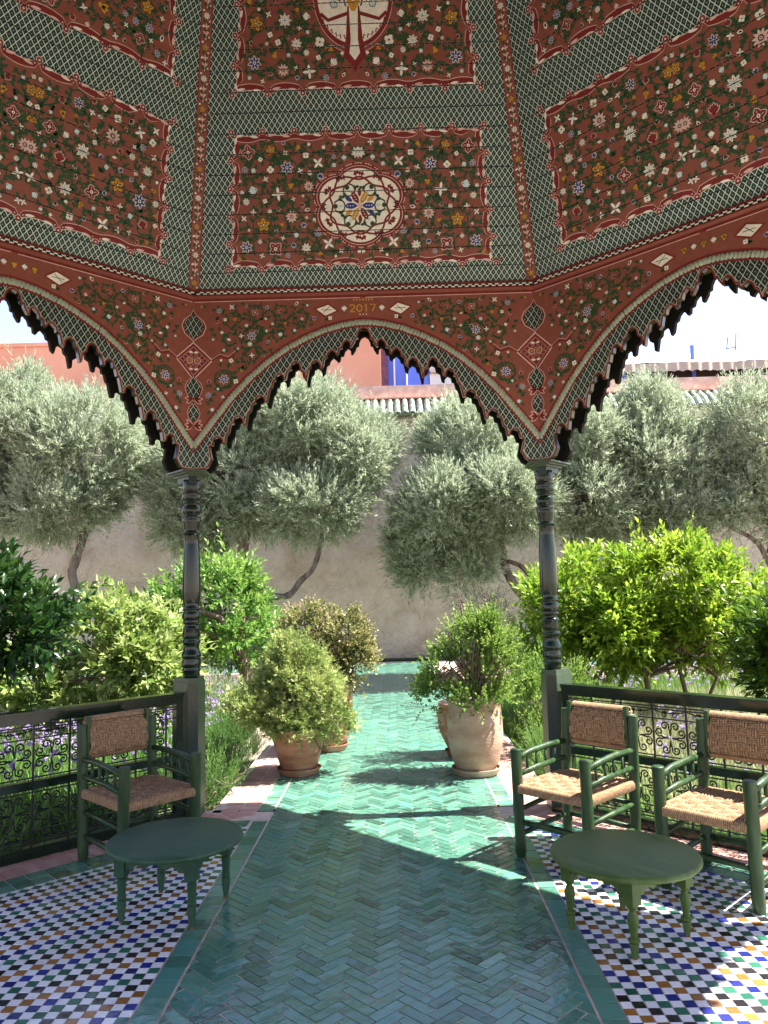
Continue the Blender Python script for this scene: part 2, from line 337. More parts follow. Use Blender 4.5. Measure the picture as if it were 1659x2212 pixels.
# herringbone field, bejmat 15 x 5 cm at 45 degrees
def herring(tl, x0, x1, y0, y1, w=.05, gap=.0044):
    a = math.sqrt(.5); planes = [(-1,0,-x0-gap),(1,0,x1-gap),(0,-1,-y0),(0,1,y1)]
    R_ = int(22/w)
    for j in range(-R_, R_):
        for k in range(-R_//6-2, R_//6+2):
            for kind in (0, 1):
                if kind == 0: X, Y, L_, H_ = (j+6*k)*w, j*w, 3*w, w
                else: X, Y, L_, H_ = j*w, (j-5+6*k)*w, w, 3*w
                mx, my = X+L_/2, Y+H_/2; rx, ry = (mx-my)*a+.075, (mx+my)*a
                if not (x0-.1 < rx < x1+.1 and y0-.1 < ry < y1+.1): continue
                g = gap/2+random.uniform(-.0004, .0008); jt = random.uniform(-.0009, .0009)
                poly = [(X+g,Y+g+jt),(X+L_-g,Y+g-jt),(X+L_-g,Y+H_-g-jt),(X+g,Y+H_-g+jt)]
                poly = [((p[0]-p[1])*a+.075, (p[0]+p[1])*a) for p in poly]
                sh = min(1, max(0, random.gauss(.42, .16)+(.25 if random.random() < .05 else 0)+.1*math.sin(rx*2.1+ry*1.3)))
                tl.add(clip_poly(poly, planes), sh)
tl = Tiles(path, 'glazed_tile', M['teal'], tilt=.018, cap=0); herring(tl, XL, XR, 3.30, 13.9); tl.finish(near)
tl = Tiles(pav_floor, 'glazed_tile', M['teal'], tilt=.022); herring(tl, XL, XR, -1.2, 3.297); tl.finish(near)
# borders inside the pavilion: one row of larger tiles each side
tl = Tiles(pav_floor, 'border_tile', M['teal'], tilt=.015)
for x0, x1 in ((-.805, XL-.004), (XR+.004, .945)):
    y = -1.2
    while y < 3.05:
        l = random.choice((.1, .1, .15, .12)); tl.add([(x0+.002,y+.002),(x1-.002,y+.002),(x1-.002,y+l-.002),(x0+.002,y+l-.002)], min(1, max(0, random.gauss(.5, .16)))); y += l
tl.finish(near)
# mosaics left and right: 5 cm squares in a chequer of white and four colours
def mosaic(planes, label, flip):
    o = sheet('mosaic_floor', clip_poly([(-3,-2.6),(3,-2.6),(3,3.1),(-3,3.1)], planes), .0018, M['grout']); tag(o, label)
    mats = [M['white_z'], M['blue_z'], M['amber_z'], M['black_z'], M['green_z']]
    tl = Tiles(o, 'mosaic_tile', mats, tilt=.012); s = .045; g = .0010
    for i in range(-70, 70):
        for j in range(-34, 72):
            x, y = i*s+(.0 if flip < 0 else .0), j*s
            cx, cy = x+s/2, y+s/2
            if any(a*cx+b*cy > c+.05 for a, b, c in planes): continue
            if (i+j) % 2 == 0: mi = 0
            else: mi = ([2, 1, 4, 3] if flip < 0 else [4, 1, 2, 3])[((i+j*flip)//2) % 4]
            q = [random.uniform(-.0006, .0006) for _ in range(8)]
            poly = [(x+g+q[0],y+g+q[1]),(x+s-g+q[2],y+g+q[3]),(x+s-g+q[4],y+s-g+q[5]),(x+g+q[6],y+s-g+q[7])]
            tl.add(clip_poly(poly, planes), random.random(), mi)
    tl.finish(near); return o
E1 = .40                                     # width of the plain edging along the railing
r2 = math.sqrt(.5); DIAG = (S2+AY)*r2
mosaic([(1,0,-.807),(-r2,r2,DIAG-E1),(-1,0,OCT[6][0]-E1),(0,-1,2.4),(0,1,3.04)], 'blue, brown, green, black and white chequered mosaic floor left of the green path', -1)
mosaic([(-1,0,-.947),(r2,r2,DIAG-E1),(1,0,OCT[6][0]-E1),(0,-1,2.4),(0,1,3.04)], 'blue, brown, green, black and white chequered mosaic floor right of the green path', 1)
# plain edging along each railing: two rows of teal, one of pink
for side in (-1, 1):
    tl = Tiles(pav_floor, 'edging_tile', [M['teal'], M['pink']], cap=140)
    e = (side*r2, -r2); n = (side*r2, r2); P0 = (side*S2, AY)
    for o0, o1, L_, mi in ((-.40,-.30,.1,0),(-.298,-.20,.1,0),(-.198,-.05,.06,1),(-.048,.15,.06,1)):
        t = -.45
        while t < 2.6:
            poly = []
            for tt, oo in ((t+.002,o0+.002),(t+L_-.002,o0+.002),(t+L_-.002,o1-.002),(t+.002,o1-.002)):
                poly.append((P0[0]+e[0]*tt+n[0]*oo, P0[1]+e[1]*tt+n[1]*oo))
            if side > 0: poly = poly
            if sum((poly[i-1][0]*poly[i][1]-poly[i][0]*poly[i-1][1]) for i in range(4)) < 0: poly = poly[::-1]
            lim = [(side*-1,0,-.825 if side < 0 else -.95),(0,1,3.1)] if mi == 0 else [(side*-1,0,-.83 if side < 0 else -.955),(0,1,3.28)]
            tl.add(clip_poly(poly, lim), min(1, max(0, random.gauss(.35 if mi == 0 else .5, .16))), mi); t += L_
    tl.finish(near)
# path edges outside: narrow teal pieces laid across, then pink bricks
for side in (-1, 1):
    xa, xb, xc = (XL-.004, -.815, -1.075) if side < 0 else (XR+.004, .965, 1.24)
    edge = ob('path_edging', MB().box(((xa+xc)/2, 7.8, -.07), (abs(xc-xa), 9.2, .12)).mesh('path_edging', M['grout']))
    tag(edge, 'pink brick edging with a green tile strip along the %s side of the path' % ('left' if side < 0 else 'right'), kind='structure')
    for nm, x0, x1, m, cap in (('edging_tile', xa, xb, 'teal', 110), ('brick', xb, (xb+xc)/2, 'pink', 150), ('brick', (xb+xc)/2, xc, 'pink', 150)):
        tl = Tiles(edge, nm, M[m], h=.0025, tilt=.02, cap=cap); y = 3.2; lo, hi = min(x0, x1)+.002, max(x0, x1)-.002
        while y < 12.4:
            l = .036+random.uniform(-.002, .002) if m == 'teal' else .045+random.uniform(-.003, .003)
            if y > 3.28 or m == 'pink': tl.add([(lo,y+.0025),(hi,y+.0025),(hi,y+l-.0025),(lo,y+l-.0025)], min(1, max(0, random.gauss(.55, .2))))
            y += l
        tl.finish(near)
# far cross path of green tiles along the wall, and its dark kerb
cross = ob('cross_path', MB().box((0, 13.3, -.04), (28, 1.7, .02)).mesh('cross_path', M['grout'])); tag(cross, 'strip of pale green tiles along the foot of the garden wall', kind='structure')
tl = Tiles(cross, 'glazed_tile', M['teal'], cap=0)
for j in range(17):
    for i in range(-90, 90):
        x = i*.15+(j % 2)*.075; y = 12.5+j*.1
        if -1.2 < x < 1.3 : continue
        tl.add([(x+.002,y+.002),(x+.148,y+.002),(x+.148,y+.098),(x+.002,y+.098)], min(1, random.gauss(.6, .15)))
tl.finish(near)
cross.location.z = .0
kerb = ob('kerb', MB().box((0, 14.22, .02), (28, .1, .1)).mesh('kerb', M['black_green'])); tag(kerb, 'dark green tiled kerb at the foot of the tall wall', kind='structure')

# ---------------------------------------------------------------- the garden wall and what stands behind it
WY = 14.5
wall = thing('garden_wall', 'tall rough plastered garden wall closing the view behind the olive trees', 'wall', (0, WY, 0))
def wgrid(nx, nz, x0, x1, z0, z1, m, name, amp):
    xs = np.linspace(x0, x1, nx); zs = np.linspace(z0, z1, nz); vs = []; fs = []
    ph = rng.uniform(0, 6.28, 40); kx = rng.normal(0, 2.2, 40); kz = rng.normal(0, 2.2, 40)
    for z in zs:
        for x in xs:
            d = float(np.sum(np.sin(kx*x+kz*z+ph)))/40*amp
            vs.append((x, d, z))
    for j in range(nz-1):
        for i in range(nx-1): fs.append((j*nx+i, j*nx+i+1, (j+1)*nx+i+1, (j+1)*nx+i))
    q = MB(); q.add(vs, fs); q.box(((x0+x1)/2, .22, (z0+z1)/2), (x1-x0, .3, z1-z0)); return q.mesh(name, m)
ob('plaster_face', wgrid(190, 46, -14, 14, -.2, 5.22, M['plaster'], 'plaster_face', .075), wall)
ob('cornice', MB().box((0, .12, 5.255), (28, .42, .06)).box((0, .1, 5.33), (28, .3, .09)).mesh('cornice', M['stone']), wall)
ob('parapet', MB().box((0, .3, 5.93), (28, .34, .34)).mesh('parapet', M['plaster_cap']), wall)
ob('ledge', MB().box((0, .3, 5.72), (28, .4, .1)).box((0, .24, 5.77), (28, .56, .03)).mesh('ledge', M['salmon']), wall)
tq = MB(); n = 7                                      # half-round glazed roof tile
for k in range(n+1):
    a = PI*k/n
    for yy, zz, r in ((-.42, 0, .062), (.0, .115, .052)): tq.v.append((r*math.cos(a), yy, zz+r*math.sin(a)))
    for yy, zz, r in ((-.42, 0, .05), (.0, .115, .042)): tq.v.append((r*math.cos(a), yy, zz+r*math.sin(a)))
for k in range(n):
    o_ = k*4; p_ = o_+4
    tq.f += [(o_, p_, p_+1, o_+1), (o_+2, o_+3, p_+3, p_+2), (o_, o_+2, p_+2, p_), (o_+1, p_+1, p_+3, o_+3)]; tq.m += [0]*4
tile_me = tq.mesh('roof_tile', M['roof_tile'], smooth=False)
roof_bed = ob('roof_bed', MB().add([(-14,-.34,5.38),(14,-.34,5.38),(14,.16,5.62),(-14,.16,5.62),(-14,-.34,5.35),(14,-.34,5.35),(14,.16,5.35),(-14,.16,5.35)],[(0,1,2,3),(4,7,6,5),(0,4,5,1),(1,5,6,2),(2,6,7,3),(3,7,4,0)]).mesh('roof_bed', M['roof_tile']), wall)
def roofs(x0, x1, parts):
    q = MB(); x = x0
    while x < x1:
        for row in range(3):
            Mx = Matrix.Translation((x+random.uniform(-.004,.004), -.20+row*.12, 5.40+row*.088)) @ Matrix.Rotation(.42, 4, 'X') @ Matrix.Rotation(random.uniform(-.03,.03), 4, 'Z') @ Matrix.Diagonal((1.15, .55, 1.15, 1))
            if parts: ob('roof_tile', tile_me, roof_bed, Mx)
            else:
                vs = [Mx @ v.co for v in tile_me.vertices]; q.add(vs, [tuple(p.vertices) for p in tile_me.polygons])
        x += .165
    if not parts: ob('roof_tile_run', q.mesh('roof_tile_run', M['roof_tile']), roof_bed, kind='stuff')
roofs(-.5, 2.4, True); roofs(5.9, 8.3, True); roofs(2.42, 5.88, False); roofs(-13.5, -.55, False)
# things behind the wall
b = thing('salmon_building', 'salmon pink rendered building rising behind the garden wall at the upper left', 'building', (0, 17, 0))
q = MB(); q.box((-8.6, 1, 4), (17.1, 2, 8.12)); ob('wall', q.mesh('wall', M['salmon']), b)
ob('wall_coping', MB().box((-8.6, 1, 8.10), (17.15, 2.1, .1)).mesh('wall_coping', M['salmon']), b)
b = thing('blue_building', 'bright blue rendered wall beside the salmon building, seen through the central arch', 'building', (0, 17.4, 0))
ob('wall', MB().box((.55, .5, 4), (1.3, 1, 8.3)).mesh('wall', M['blue_wall']), b)
ob('corner_strip', MB().box((.03, -.06, 4), (.22, .1, 8.3)).mesh('corner_strip', noisy('dark_brick_strip', (.05,.03,.08), (.14,.06,.1), 9, .8)), b)
for x in (.30, .62): ob('drain_pipe', MB().tube([(x,-.05,4),(x,-.05,8.2)], .022, 8).mesh('drain_pipe', M['white_wall']), b)
b = thing('white_building', 'white rendered wall with ledges beside the blue building behind the parapet', 'building', (0, 17.2, 0))
ob('wall', MB().box((2.1, .7, 3.9), (1.75, 1, 7.9)).mesh('wall', M['white_wall']), b)
ob('ledge', MB().box((2.1, .15, 7.2), (1.75, .2, .1)).box((2.1, .15, 7.55), (1.75, .2, .08)).mesh('ledge', M['stone']), b)
b = thing('roof_terrace', 'dark red lattice parapet of a roof terrace in the shade of the awning', 'building', (0, 17, 0))
ob('wall', MB().box((9.95, 1.2, 4.3), (8, 1.5, 5)).mesh('wall', M['salmon']), b)
m_, t_, b_ = mat('terrace_lattice'); L_ = t_.links.new
vo = N(t_, 'ShaderNodeTexBrick'); vo.inputs['Scale'].default_value = 5; vo.inputs['Color1'].default_value = (.1,.02,.02,1); vo.inputs['Color2'].default_value = (.13,.03,.025,1); vo.inputs['Mortar'].default_value = (.03,.012,.012,1)
L_(vo.outputs[0], b_.inputs[0])
ob('parapet', MB().box((9.95, .2, 6.75), (8, .12, .9)).mesh('parapet', m_), b)
for x in (6.2, 8.0, 11.0): ob('awning_post', MB().tube([(x,.05,6.6),(x,.05,7.6)], .05, 10).mesh('awning_post', M['blue_wall']), b)
aw = thing('awning', 'cream canvas awning with a scalloped valance stretched over the roof terrace', 'awning', (0, 17, 0))
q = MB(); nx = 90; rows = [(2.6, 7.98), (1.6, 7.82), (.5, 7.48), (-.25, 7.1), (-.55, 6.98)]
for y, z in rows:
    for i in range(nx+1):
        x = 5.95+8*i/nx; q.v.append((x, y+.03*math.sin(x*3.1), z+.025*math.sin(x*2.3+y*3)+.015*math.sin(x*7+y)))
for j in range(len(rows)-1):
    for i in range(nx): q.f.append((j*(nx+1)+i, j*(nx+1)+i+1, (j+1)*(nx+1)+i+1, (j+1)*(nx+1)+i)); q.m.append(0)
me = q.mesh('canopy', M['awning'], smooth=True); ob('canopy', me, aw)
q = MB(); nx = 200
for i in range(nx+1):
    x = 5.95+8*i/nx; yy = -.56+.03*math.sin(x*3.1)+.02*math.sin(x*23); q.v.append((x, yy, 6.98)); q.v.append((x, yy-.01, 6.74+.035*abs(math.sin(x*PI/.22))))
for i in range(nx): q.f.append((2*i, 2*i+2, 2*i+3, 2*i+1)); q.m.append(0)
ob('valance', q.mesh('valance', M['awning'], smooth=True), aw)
an = thing('aerial', 'thin bent metal aerial on the roof above the awning', 'aerial', (10.25, 19.5, 8.2))
ob('mast', MB().tube([(0,0,0),(.05,0,.5)], .012, 6).tube([(-.25,0,.05),(-.2,0,.38)], .012, 6).tube([(-.27,0,.05),(.05,0,.1)], .012, 6).mesh('mast', M['iron']), an)
# ---------------------------------------------------------------- the pavilion
pav = thing('pavilion', 'painted octagonal garden pavilion with lobed arches on dark green turned columns', 'pavilion', (0, 0, 0))
ZS, ZC = 3.615, 2.372                       # top of the arch panels, top of the capitals
# half contour of the lobed opening, from the apex to the foot (x, z), in the plane of the panel
CONT = [[0.0, 3.368], [0.025, 3.353], [0.039, 3.324], [0.043, 3.295], [0.061, 3.29], [0.065, 3.269], [0.087, 3.234], [0.101, 3.232], [0.104, 3.265], [0.122, 3.281], [0.144, 3.259], [0.155, 3.225], [0.176, 3.22], [0.18, 3.187], [0.2, 3.176], [0.208, 3.191], [0.231, 3.211], [0.253, 3.189], [0.262, 3.161], [0.28, 3.152], [0.292, 3.094], [0.312, 3.074], [0.322, 3.116], [0.345, 3.136], [0.368, 3.124], [0.376, 3.091], [0.394, 3.076], [0.41, 2.996], [0.426, 3.0], [0.43, 3.052], [0.456, 3.07], [0.465, 3.112], [0.489, 3.132], [0.511, 3.12], [0.519, 3.082], [0.546, 3.067], [0.558, 3.01], [0.578, 3.0], [0.582, 3.029], [0.602, 3.049], [0.624, 3.037], [0.63, 3.004], [0.646, 2.998], [0.658, 2.951], [0.671, 2.941], [0.692, 2.849], [0.715, 2.846], [0.72, 2.874], [0.744, 2.894], [0.771, 2.878], [0.774, 2.845], [0.797, 2.835], [0.809, 2.788], [0.827, 2.769], [0.842, 2.686], [0.866, 2.684], [0.872, 2.721], [0.896, 2.75], [0.923, 2.738], [0.93, 2.701], [0.953, 2.691], [0.964, 2.635], [0.982, 2.616], [0.99, 2.56], [1.013, 2.557], [1.019, 2.587], [1.042, 2.607], [1.069, 2.595], [1.08, 2.548], [1.103, 2.538], [1.096, 2.492], [1.085, 2.447], [1.112, 2.395], [1.14, 2.378], [1.2195, 2.374]]
ROPE_O = [[0.0, 3.433], [0.07, 3.428], [0.15, 3.416], [0.29, 3.379], [0.427, 3.322], [0.564, 3.251], [0.698, 3.157], [0.832, 3.04], [0.966, 2.9], [1.098, 2.733], [1.2195, 2.575]]
ROPE_I = [[0.0, 3.385], [0.1, 3.378], [0.2, 3.352], [0.38, 3.285], [0.562, 3.185], [0.742, 3.038], [0.92, 2.848], [1.094, 2.63], [1.2195, 2.478]]
def _inner(curve, d):
    out = []
    for i in range(len(curve)):
        a, b = curve[max(i-1, 0)], curve[min(i+1, len(curve)-1)]; dx, dz = b[0]-a[0], b[1]-a[1]; l = math.hypot(dx, dz)
        if i == 0: dx, dz, l = 1, 0, 1
        out.append((max(0.0, curve[i][0]+dz/l*d), curve[i][1]-dx/l*d))
    x0, z0 = out[-2]; x1, z1 = out[-1]; t = (1.2195-x1)/(x1-x0); out.append((1.2195, z1+(z1-z0)*t)); return out
ROPE_I = _inner(ROPE_O, .044)
def interp(poly, x):
    x = abs(x)
    for i in range(len(poly)-1):
        if poly[i][0] <= x <= poly[i+1][0]:
            t = (x-poly[i][0])/(poly[i+1][0]-poly[i][0]+1e-9); return poly[i][1]*(1-t)+poly[i+1][1]*t
    return poly[-1][1]
def densify(c, d=.012):
    out = []
    for i in range(len(c)-1):
        n = max(1, int(math.hypot(c[i+1][0]-c[i][0], c[i+1][1]-c[i][1])/d))
        out += [(c[i][0]+(c[i+1][0]-c[i][0])*k/n, c[i][1]+(c[i+1][1]-c[i][1])*k/n) for k in range(n)]
    return out+[tuple(c[-1])]
full = [(-x, z) for x, z in CONT[::-1]]+[(x, z) for x, z in CONT[1:]]
ropeO = [(-x, z) for x, z in densify(ROPE_O, .02)[::-1]]+densify(ROPE_O, .02)[1:]
ropeI = [(-x, z) for x, z in densify(ROPE_I, .02)[::-1]]+densify(ROPE_I, .02)[1:]
spandrel_first = (-S2+.001, ZS-.001)
def flat_mesh(name, layers, mats, thick=None, y0=0.0):
    """layers: list of (polygon in (x,z), material index, height). UV = plane metres"""
    bm = bmesh.new(); uv = bm.loops.layers.uv.new('UVMap')
    for poly, mi, h in layers:
        if len(poly) > 70 and mi != -1:          # star-shaped outline: fan round its centre
            cx, cz = sum(p[0] for p in poly)/len(poly), sum(p[1] for p in poly)/len(poly); cv = bm.verts.new((cx, y0-h, cz)) if poly[0] != spandrel_first else None
            if cv is not None:
                rv = [bm.verts.new((p[0], y0-h, p[1])) for p in poly]
                for i in range(len(rv)):
                    f = bm.faces.new((cv, rv[i], rv[(i+1) % len(rv)])); f.material_index = mi
                    for l in f.loops: l[uv].uv = (l.vert.co.x, l.vert.co.z)
                continue
        vs = [bm.verts.new((p[0], y0-h, p[1])) for p in poly]
        try: f = bm.faces.new(vs)
        except ValueError: continue
        f.material_index = mi
        for l in f.loops: l[uv].uv = (l.vert.co.x, l.vert.co.z)
    bm.normal_update()
    for f in bm.faces:
        if f.normal.y > 0: f.normal_flip()
    big = [f for f in bm.faces if len(f.verts) > 4]
    bmesh.ops.triangulate(bm, faces=big, quad_method='BEAUTY', ngon_method='EAR_CLIP')
    me = bpy.data.meshes.new(name); bm.to_mesh(me); bm.free()
    for m in mats: me.materials.append(m)
    return me
def panel_mesh(name, mats, th):
    """solid arch panel, front at y=0 (towards the inside), thickness th outwards"""
    outline = [(-S2+.0005, ZS)]+[(-S2+.0005, 2.374)]+full[1:-1]+[(S2-.0005, 2.374), (S2-.0005, ZS)]
    bm = bmesh.new(); uv = bm.loops.layers.uv.new('UVMap')
    front = [bm.verts.new((p[0], 0, p[1])) for p in outline]; f = bm.faces.new(front); f.normal_update()
    r = bmesh.ops.extrude_face_region(bm, geom=[f]); vs = [v for v in r['geom'] if isinstance(v, bmesh.types.BMVert)]
    bmesh.ops.translate(bm, verts=vs, vec=(0, th, 0))
    bmesh.ops.recalc_face_normals(bm, faces=bm.faces)
    for f in bm.faces:
        f.material_index = 0 if abs(f.normal.y) > .9 and f.calc_center_median().y < th*.5 else 1
        for l in f.loops: l[uv].uv = (l.vert.co.x, l.vert.co.z)
    bmesh.ops.triangulate(bm, faces=[f for f in bm.faces if len(f.verts) > 4], ngon_method='EAR_CLIP')
    me = bpy.data.meshes.new(name); bm.to_mesh(me); bm.free()
    for m in mats: me.materials.append(m)
    return me
PANEL = panel_mesh('arch_panel', [M['lattice_s'], M['stone_green'] if 'stone_green' in M else M['black_green']], .035)
REAR = panel_mesh('rear_arch_panel', [M['dark_wood'], M['dark_wood']], .035)
# soffit between the two panels, following the arch above the lobes
q = MB(); sof = [(x, z+.012) for x, z in ropeI]
for x, z in sof: q.v += [(x, .036, z), (x, .164, z), (x, .036, z+.03), (x, .164, z+.03)]
for i in range(len(sof)-1): q.f += [(4*i, 4*i+1, 4*i+5, 4*i+4), (4*i+2, 4*i+6, 4*i+7, 4*i+3)]; q.m += [0, 0]
SOFFIT = q.mesh('arch_soffit', M['olive_paint'])
# rope moulding: slanted beads
def rope_mesh():
    q = MB()
    for side in (-1, 1):
        co = densify(ROPE_O, .004); ci = densify(ROPE_I, .004)
        L_ = [0]
        for i in range(len(co)-1): L_.append(L_[-1]+math.hypot(co[i+1][0]-co[i][0], co[i+1][1]-co[i][1]))
        n = 62; k = 0
        for j in range(n):
            s = (j+.5)/n; 
            a = co[min(int(s*len(co)), len(co)-1)]; b = ci[min(int(max(0, s-.012)*len(ci)), len(ci)-1)]
            c = Vector(((a[0]+b[0])/2*side, -.004, (a[1]+b[1])/2)); d = Vector(((a[0]-b[0])*side, 0, a[1]-b[1])); hl = max(.020, d.length/2*1.0); d.normalize()
            if abs(c.x) > S2-.012 or c.x*side < .006: continue
            w = d.cross(Vector((0, 1, 0))); hw = .0135; vs = []
            for (u, v, h) in ((-1,0,0),(-.75,-.8,0),(0,-1,0),(.75,-.8,0),(1,0,0),(.75,.8,0),(0,1,0),(-.75,.8,0),(-.4,0,1),(.4,0,1)):
                vs.append(c+d*(hl*u)+w*(hw*v)+Vector((0, -.014*h, 0)))
            q.add(vs, [(0,1,8),(1,2,8),(2,9,8),(2,3,9),(3,4,9),(4,5,9),(5,6,9),(6,8,9),(6,7,8),(7,0,8)])
    return q.mesh('rope_moulding', M['p_rope'], smooth=True)
ROPE = rope_mesh()
def strip(curve, w0, w1, mi, h, close=False):
    """ribbon along a curve, between offsets w0 and w1 to its left"""
    out = []; n = len(curve); nr = []
    for i in range(n):
        a = curve[max(i-1, 0)]; b = curve[min(i+1, n-1)]; dx, dy = b[0]-a[0], b[1]-a[1]; l = math.hypot(dx, dy)+1e-9; nr.append((-dy/l, dx/l))
    for i in range(n-1):
        p, q_ = curve[i], curve[i+1]
        out.append(([(p[0]+nr[i][0]*w0, p[1]+nr[i][1]*w0), (q_[0]+nr[i+1][0]*w0, q_[1]+nr[i+1][1]*w0), (q_[0]+nr[i+1][0]*w1, q_[1]+nr[i+1][1]*w1), (p[0]+nr[i][0]*w1, p[1]+nr[i][1]*w1)], mi, h))
    return out
fr = densify([tuple(p) for p in CONT], .006); frf = [(-x, z) for x, z in fr[::-1]]+fr[1:]
EDGE = flat_mesh('lobe_edging', strip(frf, .0, .011, 0, .0012)+strip(frf, .011, .0145, 1, .0012), [M['p_dred'], M['p_rope']])
SPM = [M['p_red'], M['p_dred'], M['p_gold'], M['p_cream'], M['p_pink'], M['p_blue'], M['p_pale'], M['p_green'], M['p_black'], M['lattice_s'], M['lattice']]
RED, DRED, GOLD, CREAM, PINK, BLUE, PALE, GREEN, BLACK, LATS, LAT = range(11)
spandrel = [[(-S2+.0006, ZS-.0006)]+ropeO[1:-1]+[(S2-.0006, ZS-.0006)], ]
spandrel = [( [(-S2+.001, ZS-.001), (-S2+.001, 2.58)]+ropeO[1:-1]+[(S2-.001, 2.58), (S2-.001, ZS-.001)], RED, .003)]
SPAN = flat_mesh('spandrel', spandrel+strip(ropeO, .0, .014, DRED, .0036)+strip(ropeI, -.012, .002, DRED, .0036), SPM)

# --- ornament painter ------------------------------------------------------------------
class Paint:
    """flat painted shapes in a plane, in layers half a millimetre apart"""
    def __init__(s, inside=None): s.L = []; s.inside = inside
    def poly(s, pts, c, h):
        s.L.append((pts, c, h))
    def petal(s, x, y, a, l, w, c, h, sharp=1.0):
        pts = []
        for t, k in ((0,.25),(.25,.85),(.5,1),(.75,.75),(1,.05),(.75,-.75),(.5,-1),(.25,-.85),(0,-.25)):
            pts.append((x+math.cos(a)*l*t-math.sin(a)*w/2*k, y+math.sin(a)*l*t+math.cos(a)*w/2*k))
        s.poly(pts, c, h)
    def disc(s, x, y, r, c, h, n=10): s.poly([(x+r*math.cos(2*PI*i/n), y+r*math.sin(2*PI*i/n)) for i in range(n)], c, h)
    def ribbon(s, pts, w, c, h):
        for q_ in strip(pts, -w/2, w/2, c, h):
            if s.inside is None or (s.inside(*q_[0][0], .0) and s.inside(*q_[0][2], .0)): s.L.append(q_)
    def leaf(s, x, y, a, l, c, h):
        pts = [(0,.0),(.22,.2),(.3,.48),(.5,.2),(.72,.34),(1,.0),(.7,-.16),(.5,-.1),(.34,-.4),(.2,-.14)]
        s.poly([(x+l*(math.cos(a)*u-math.sin(a)*v), y+l*(math.sin(a)*u+math.cos(a)*v)) for u, v in pts], c, h)
    def flower(s, x, y, r, kind, a0, h):
        H = h; P_ = s.petal
        if kind == 'gold5':
            for k in range(5): P_(x, y, a0+k*2*PI/5, r*1.12, r*.7, BLACK, H)
            for k in range(5): P_(x, y, a0+k*2*PI/5, r, r*.6, GOLD, H+.0005); P_(x+r*.2*math.cos(a0+k*2*PI/5), y+r*.2*math.sin(a0+k*2*PI/5), a0+k*2*PI/5, r*.5, r*.12, BLACK, H+.001)
            s.disc(x, y, r*.2, BLACK, H+.0013); s.disc(x, y, r*.12, CREAM, H+.0018, 8)
        elif kind == 'red4':
            for k in range(4): P_(x, y, a0+k*PI/2, r*1.15, r*.95, PINK, H)
            for k in range(4): P_(x, y, a0+k*PI/2, r*1.02, r*.78, DRED, H+.0005); P_(x+r*.3*math.cos(a0+k*PI/2), y+r*.3*math.sin(a0+k*PI/2), a0+k*PI/2, r*.5, r*.09, PINK, H+.001)
            s.disc(x, y, r*.25, CREAM, H+.0013); s.disc(x, y, r*.1, BLACK, H+.0018, 8)
        elif kind == 'white4':
            for k in range(4): P_(x, y, a0+k*PI/2, r*1.08, r*.52, BLACK, H)
            for k in range(4): P_(x, y, a0+k*PI/2, r, r*.42, CREAM, H+.0005)
            s.disc(x, y, r*.18, PALE, H+.001, 8)
        elif kind == 'daisy':
            for k in range(8): P_(x, y, a0+k*PI/4, r, r*.42, CREAM, H); 
            for k in range(8): P_(x+r*.3*math.cos(a0+k*PI/4), y+r*.3*math.sin(a0+k*PI/4), a0+k*PI/4, r*.55, r*.05, BLACK, H+.0005)
            s.disc(x, y, r*.3, PALE, H+.001); s.disc(x, y, r*.1, BLACK, H+.0015, 6)
        elif kind == 'pinkdaisy':
            for k in range(10): P_(x, y, a0+k*PI/5, r, r*.36, PINK, H)
            s.disc(x, y, r*.32, BLACK, H+.0005); s.disc(x, y, r*.2, PINK, H+.001, 8); s.disc(x, y, r*.08, BLACK, H+.0015, 6)
        elif kind in ('tulipblue', 'tulipwhite', 'tulippink', 'tulipred', 'lily'):
            c1, c2 = dict(tulipblue=(CREAM, BLUE), tulipwhite=(BLACK, CREAM), tulippink=(BLACK, PINK), tulipred=(PINK, DRED), lily=(BLACK, PALE))[kind]
            for da, l, w in ((-.75, 1.0, .5), (.75, 1.0, .5), (-.35, 1.1, .5), (.35, 1.1, .5), (0, 1.25, .5)):
                P_(x, y, a0+da, r*l*1.1, r*w*1.3, c1, H)
                P_(x, y, a0+da, r*l, r*w*.85, c2, H+.0005+.0001*l)
            s.disc(x, y, r*.26, c2 if c2 != BLUE else CREAM, H+.001, 8); s.disc(x, y, r*.12, BLACK, H+.0014, 6)
        elif kind == 'bluestar':
            for k in range(7): P_(x, y, a0+k*2*PI/7, r*1.05, r*.5, CREAM, H)
            for k in range(7): P_(x, y, a0+k*2*PI/7, r*.95, r*.32, BLUE, H+.0005)
            s.disc(x, y, r*.25, CREAM, H+.001, 8); s.disc(x, y, r*.13, BLUE, H+.0015, 8)
        elif kind == 'quad':
            for k in range(4): s.disc(x+r*.5*math.cos(a0+k*PI/2), y+r*.5*math.sin(a0+k*PI/2), r*.46, CREAM, H, 8)
            s.disc(x, y, r*.2, BLACK, H+.0005, 6)
        elif kind == 'drop':
            P_(x, y, a0, r*1.6, r*.95, CREAM, H); P_(x+r*.2*math.cos(a0), y+r*.2*math.sin(a0), a0, r*1.0, r*.5, BLACK if r > .02 else PALE, H+.0005)
        elif kind == 'goldbud':
            for da in (-.6, 0, .6): P_(x, y, a0+da, r*1.2, r*.7, BLACK, H); P_(x, y, a0+da, r*1.1, r*.55, GOLD, H+.0005)
            s.disc(x-math.cos(a0)*r*.2, y-math.sin(a0)*r*.2, r*.3, GOLD, H+.001, 8)
        elif kind == 'greenbud':
            for da in (-.7, .7, 0): P_(x, y, a0+da, r*1.2, r*.62, CREAM, H); P_(x, y, a0+da, r*1.08, r*.42, BLACK, H+.0005)
    def mirrored(s):
        s.L += [([(-p[0], p[1]) for p in pts][::-1], c, h+.00002) for pts, c, h in s.L]
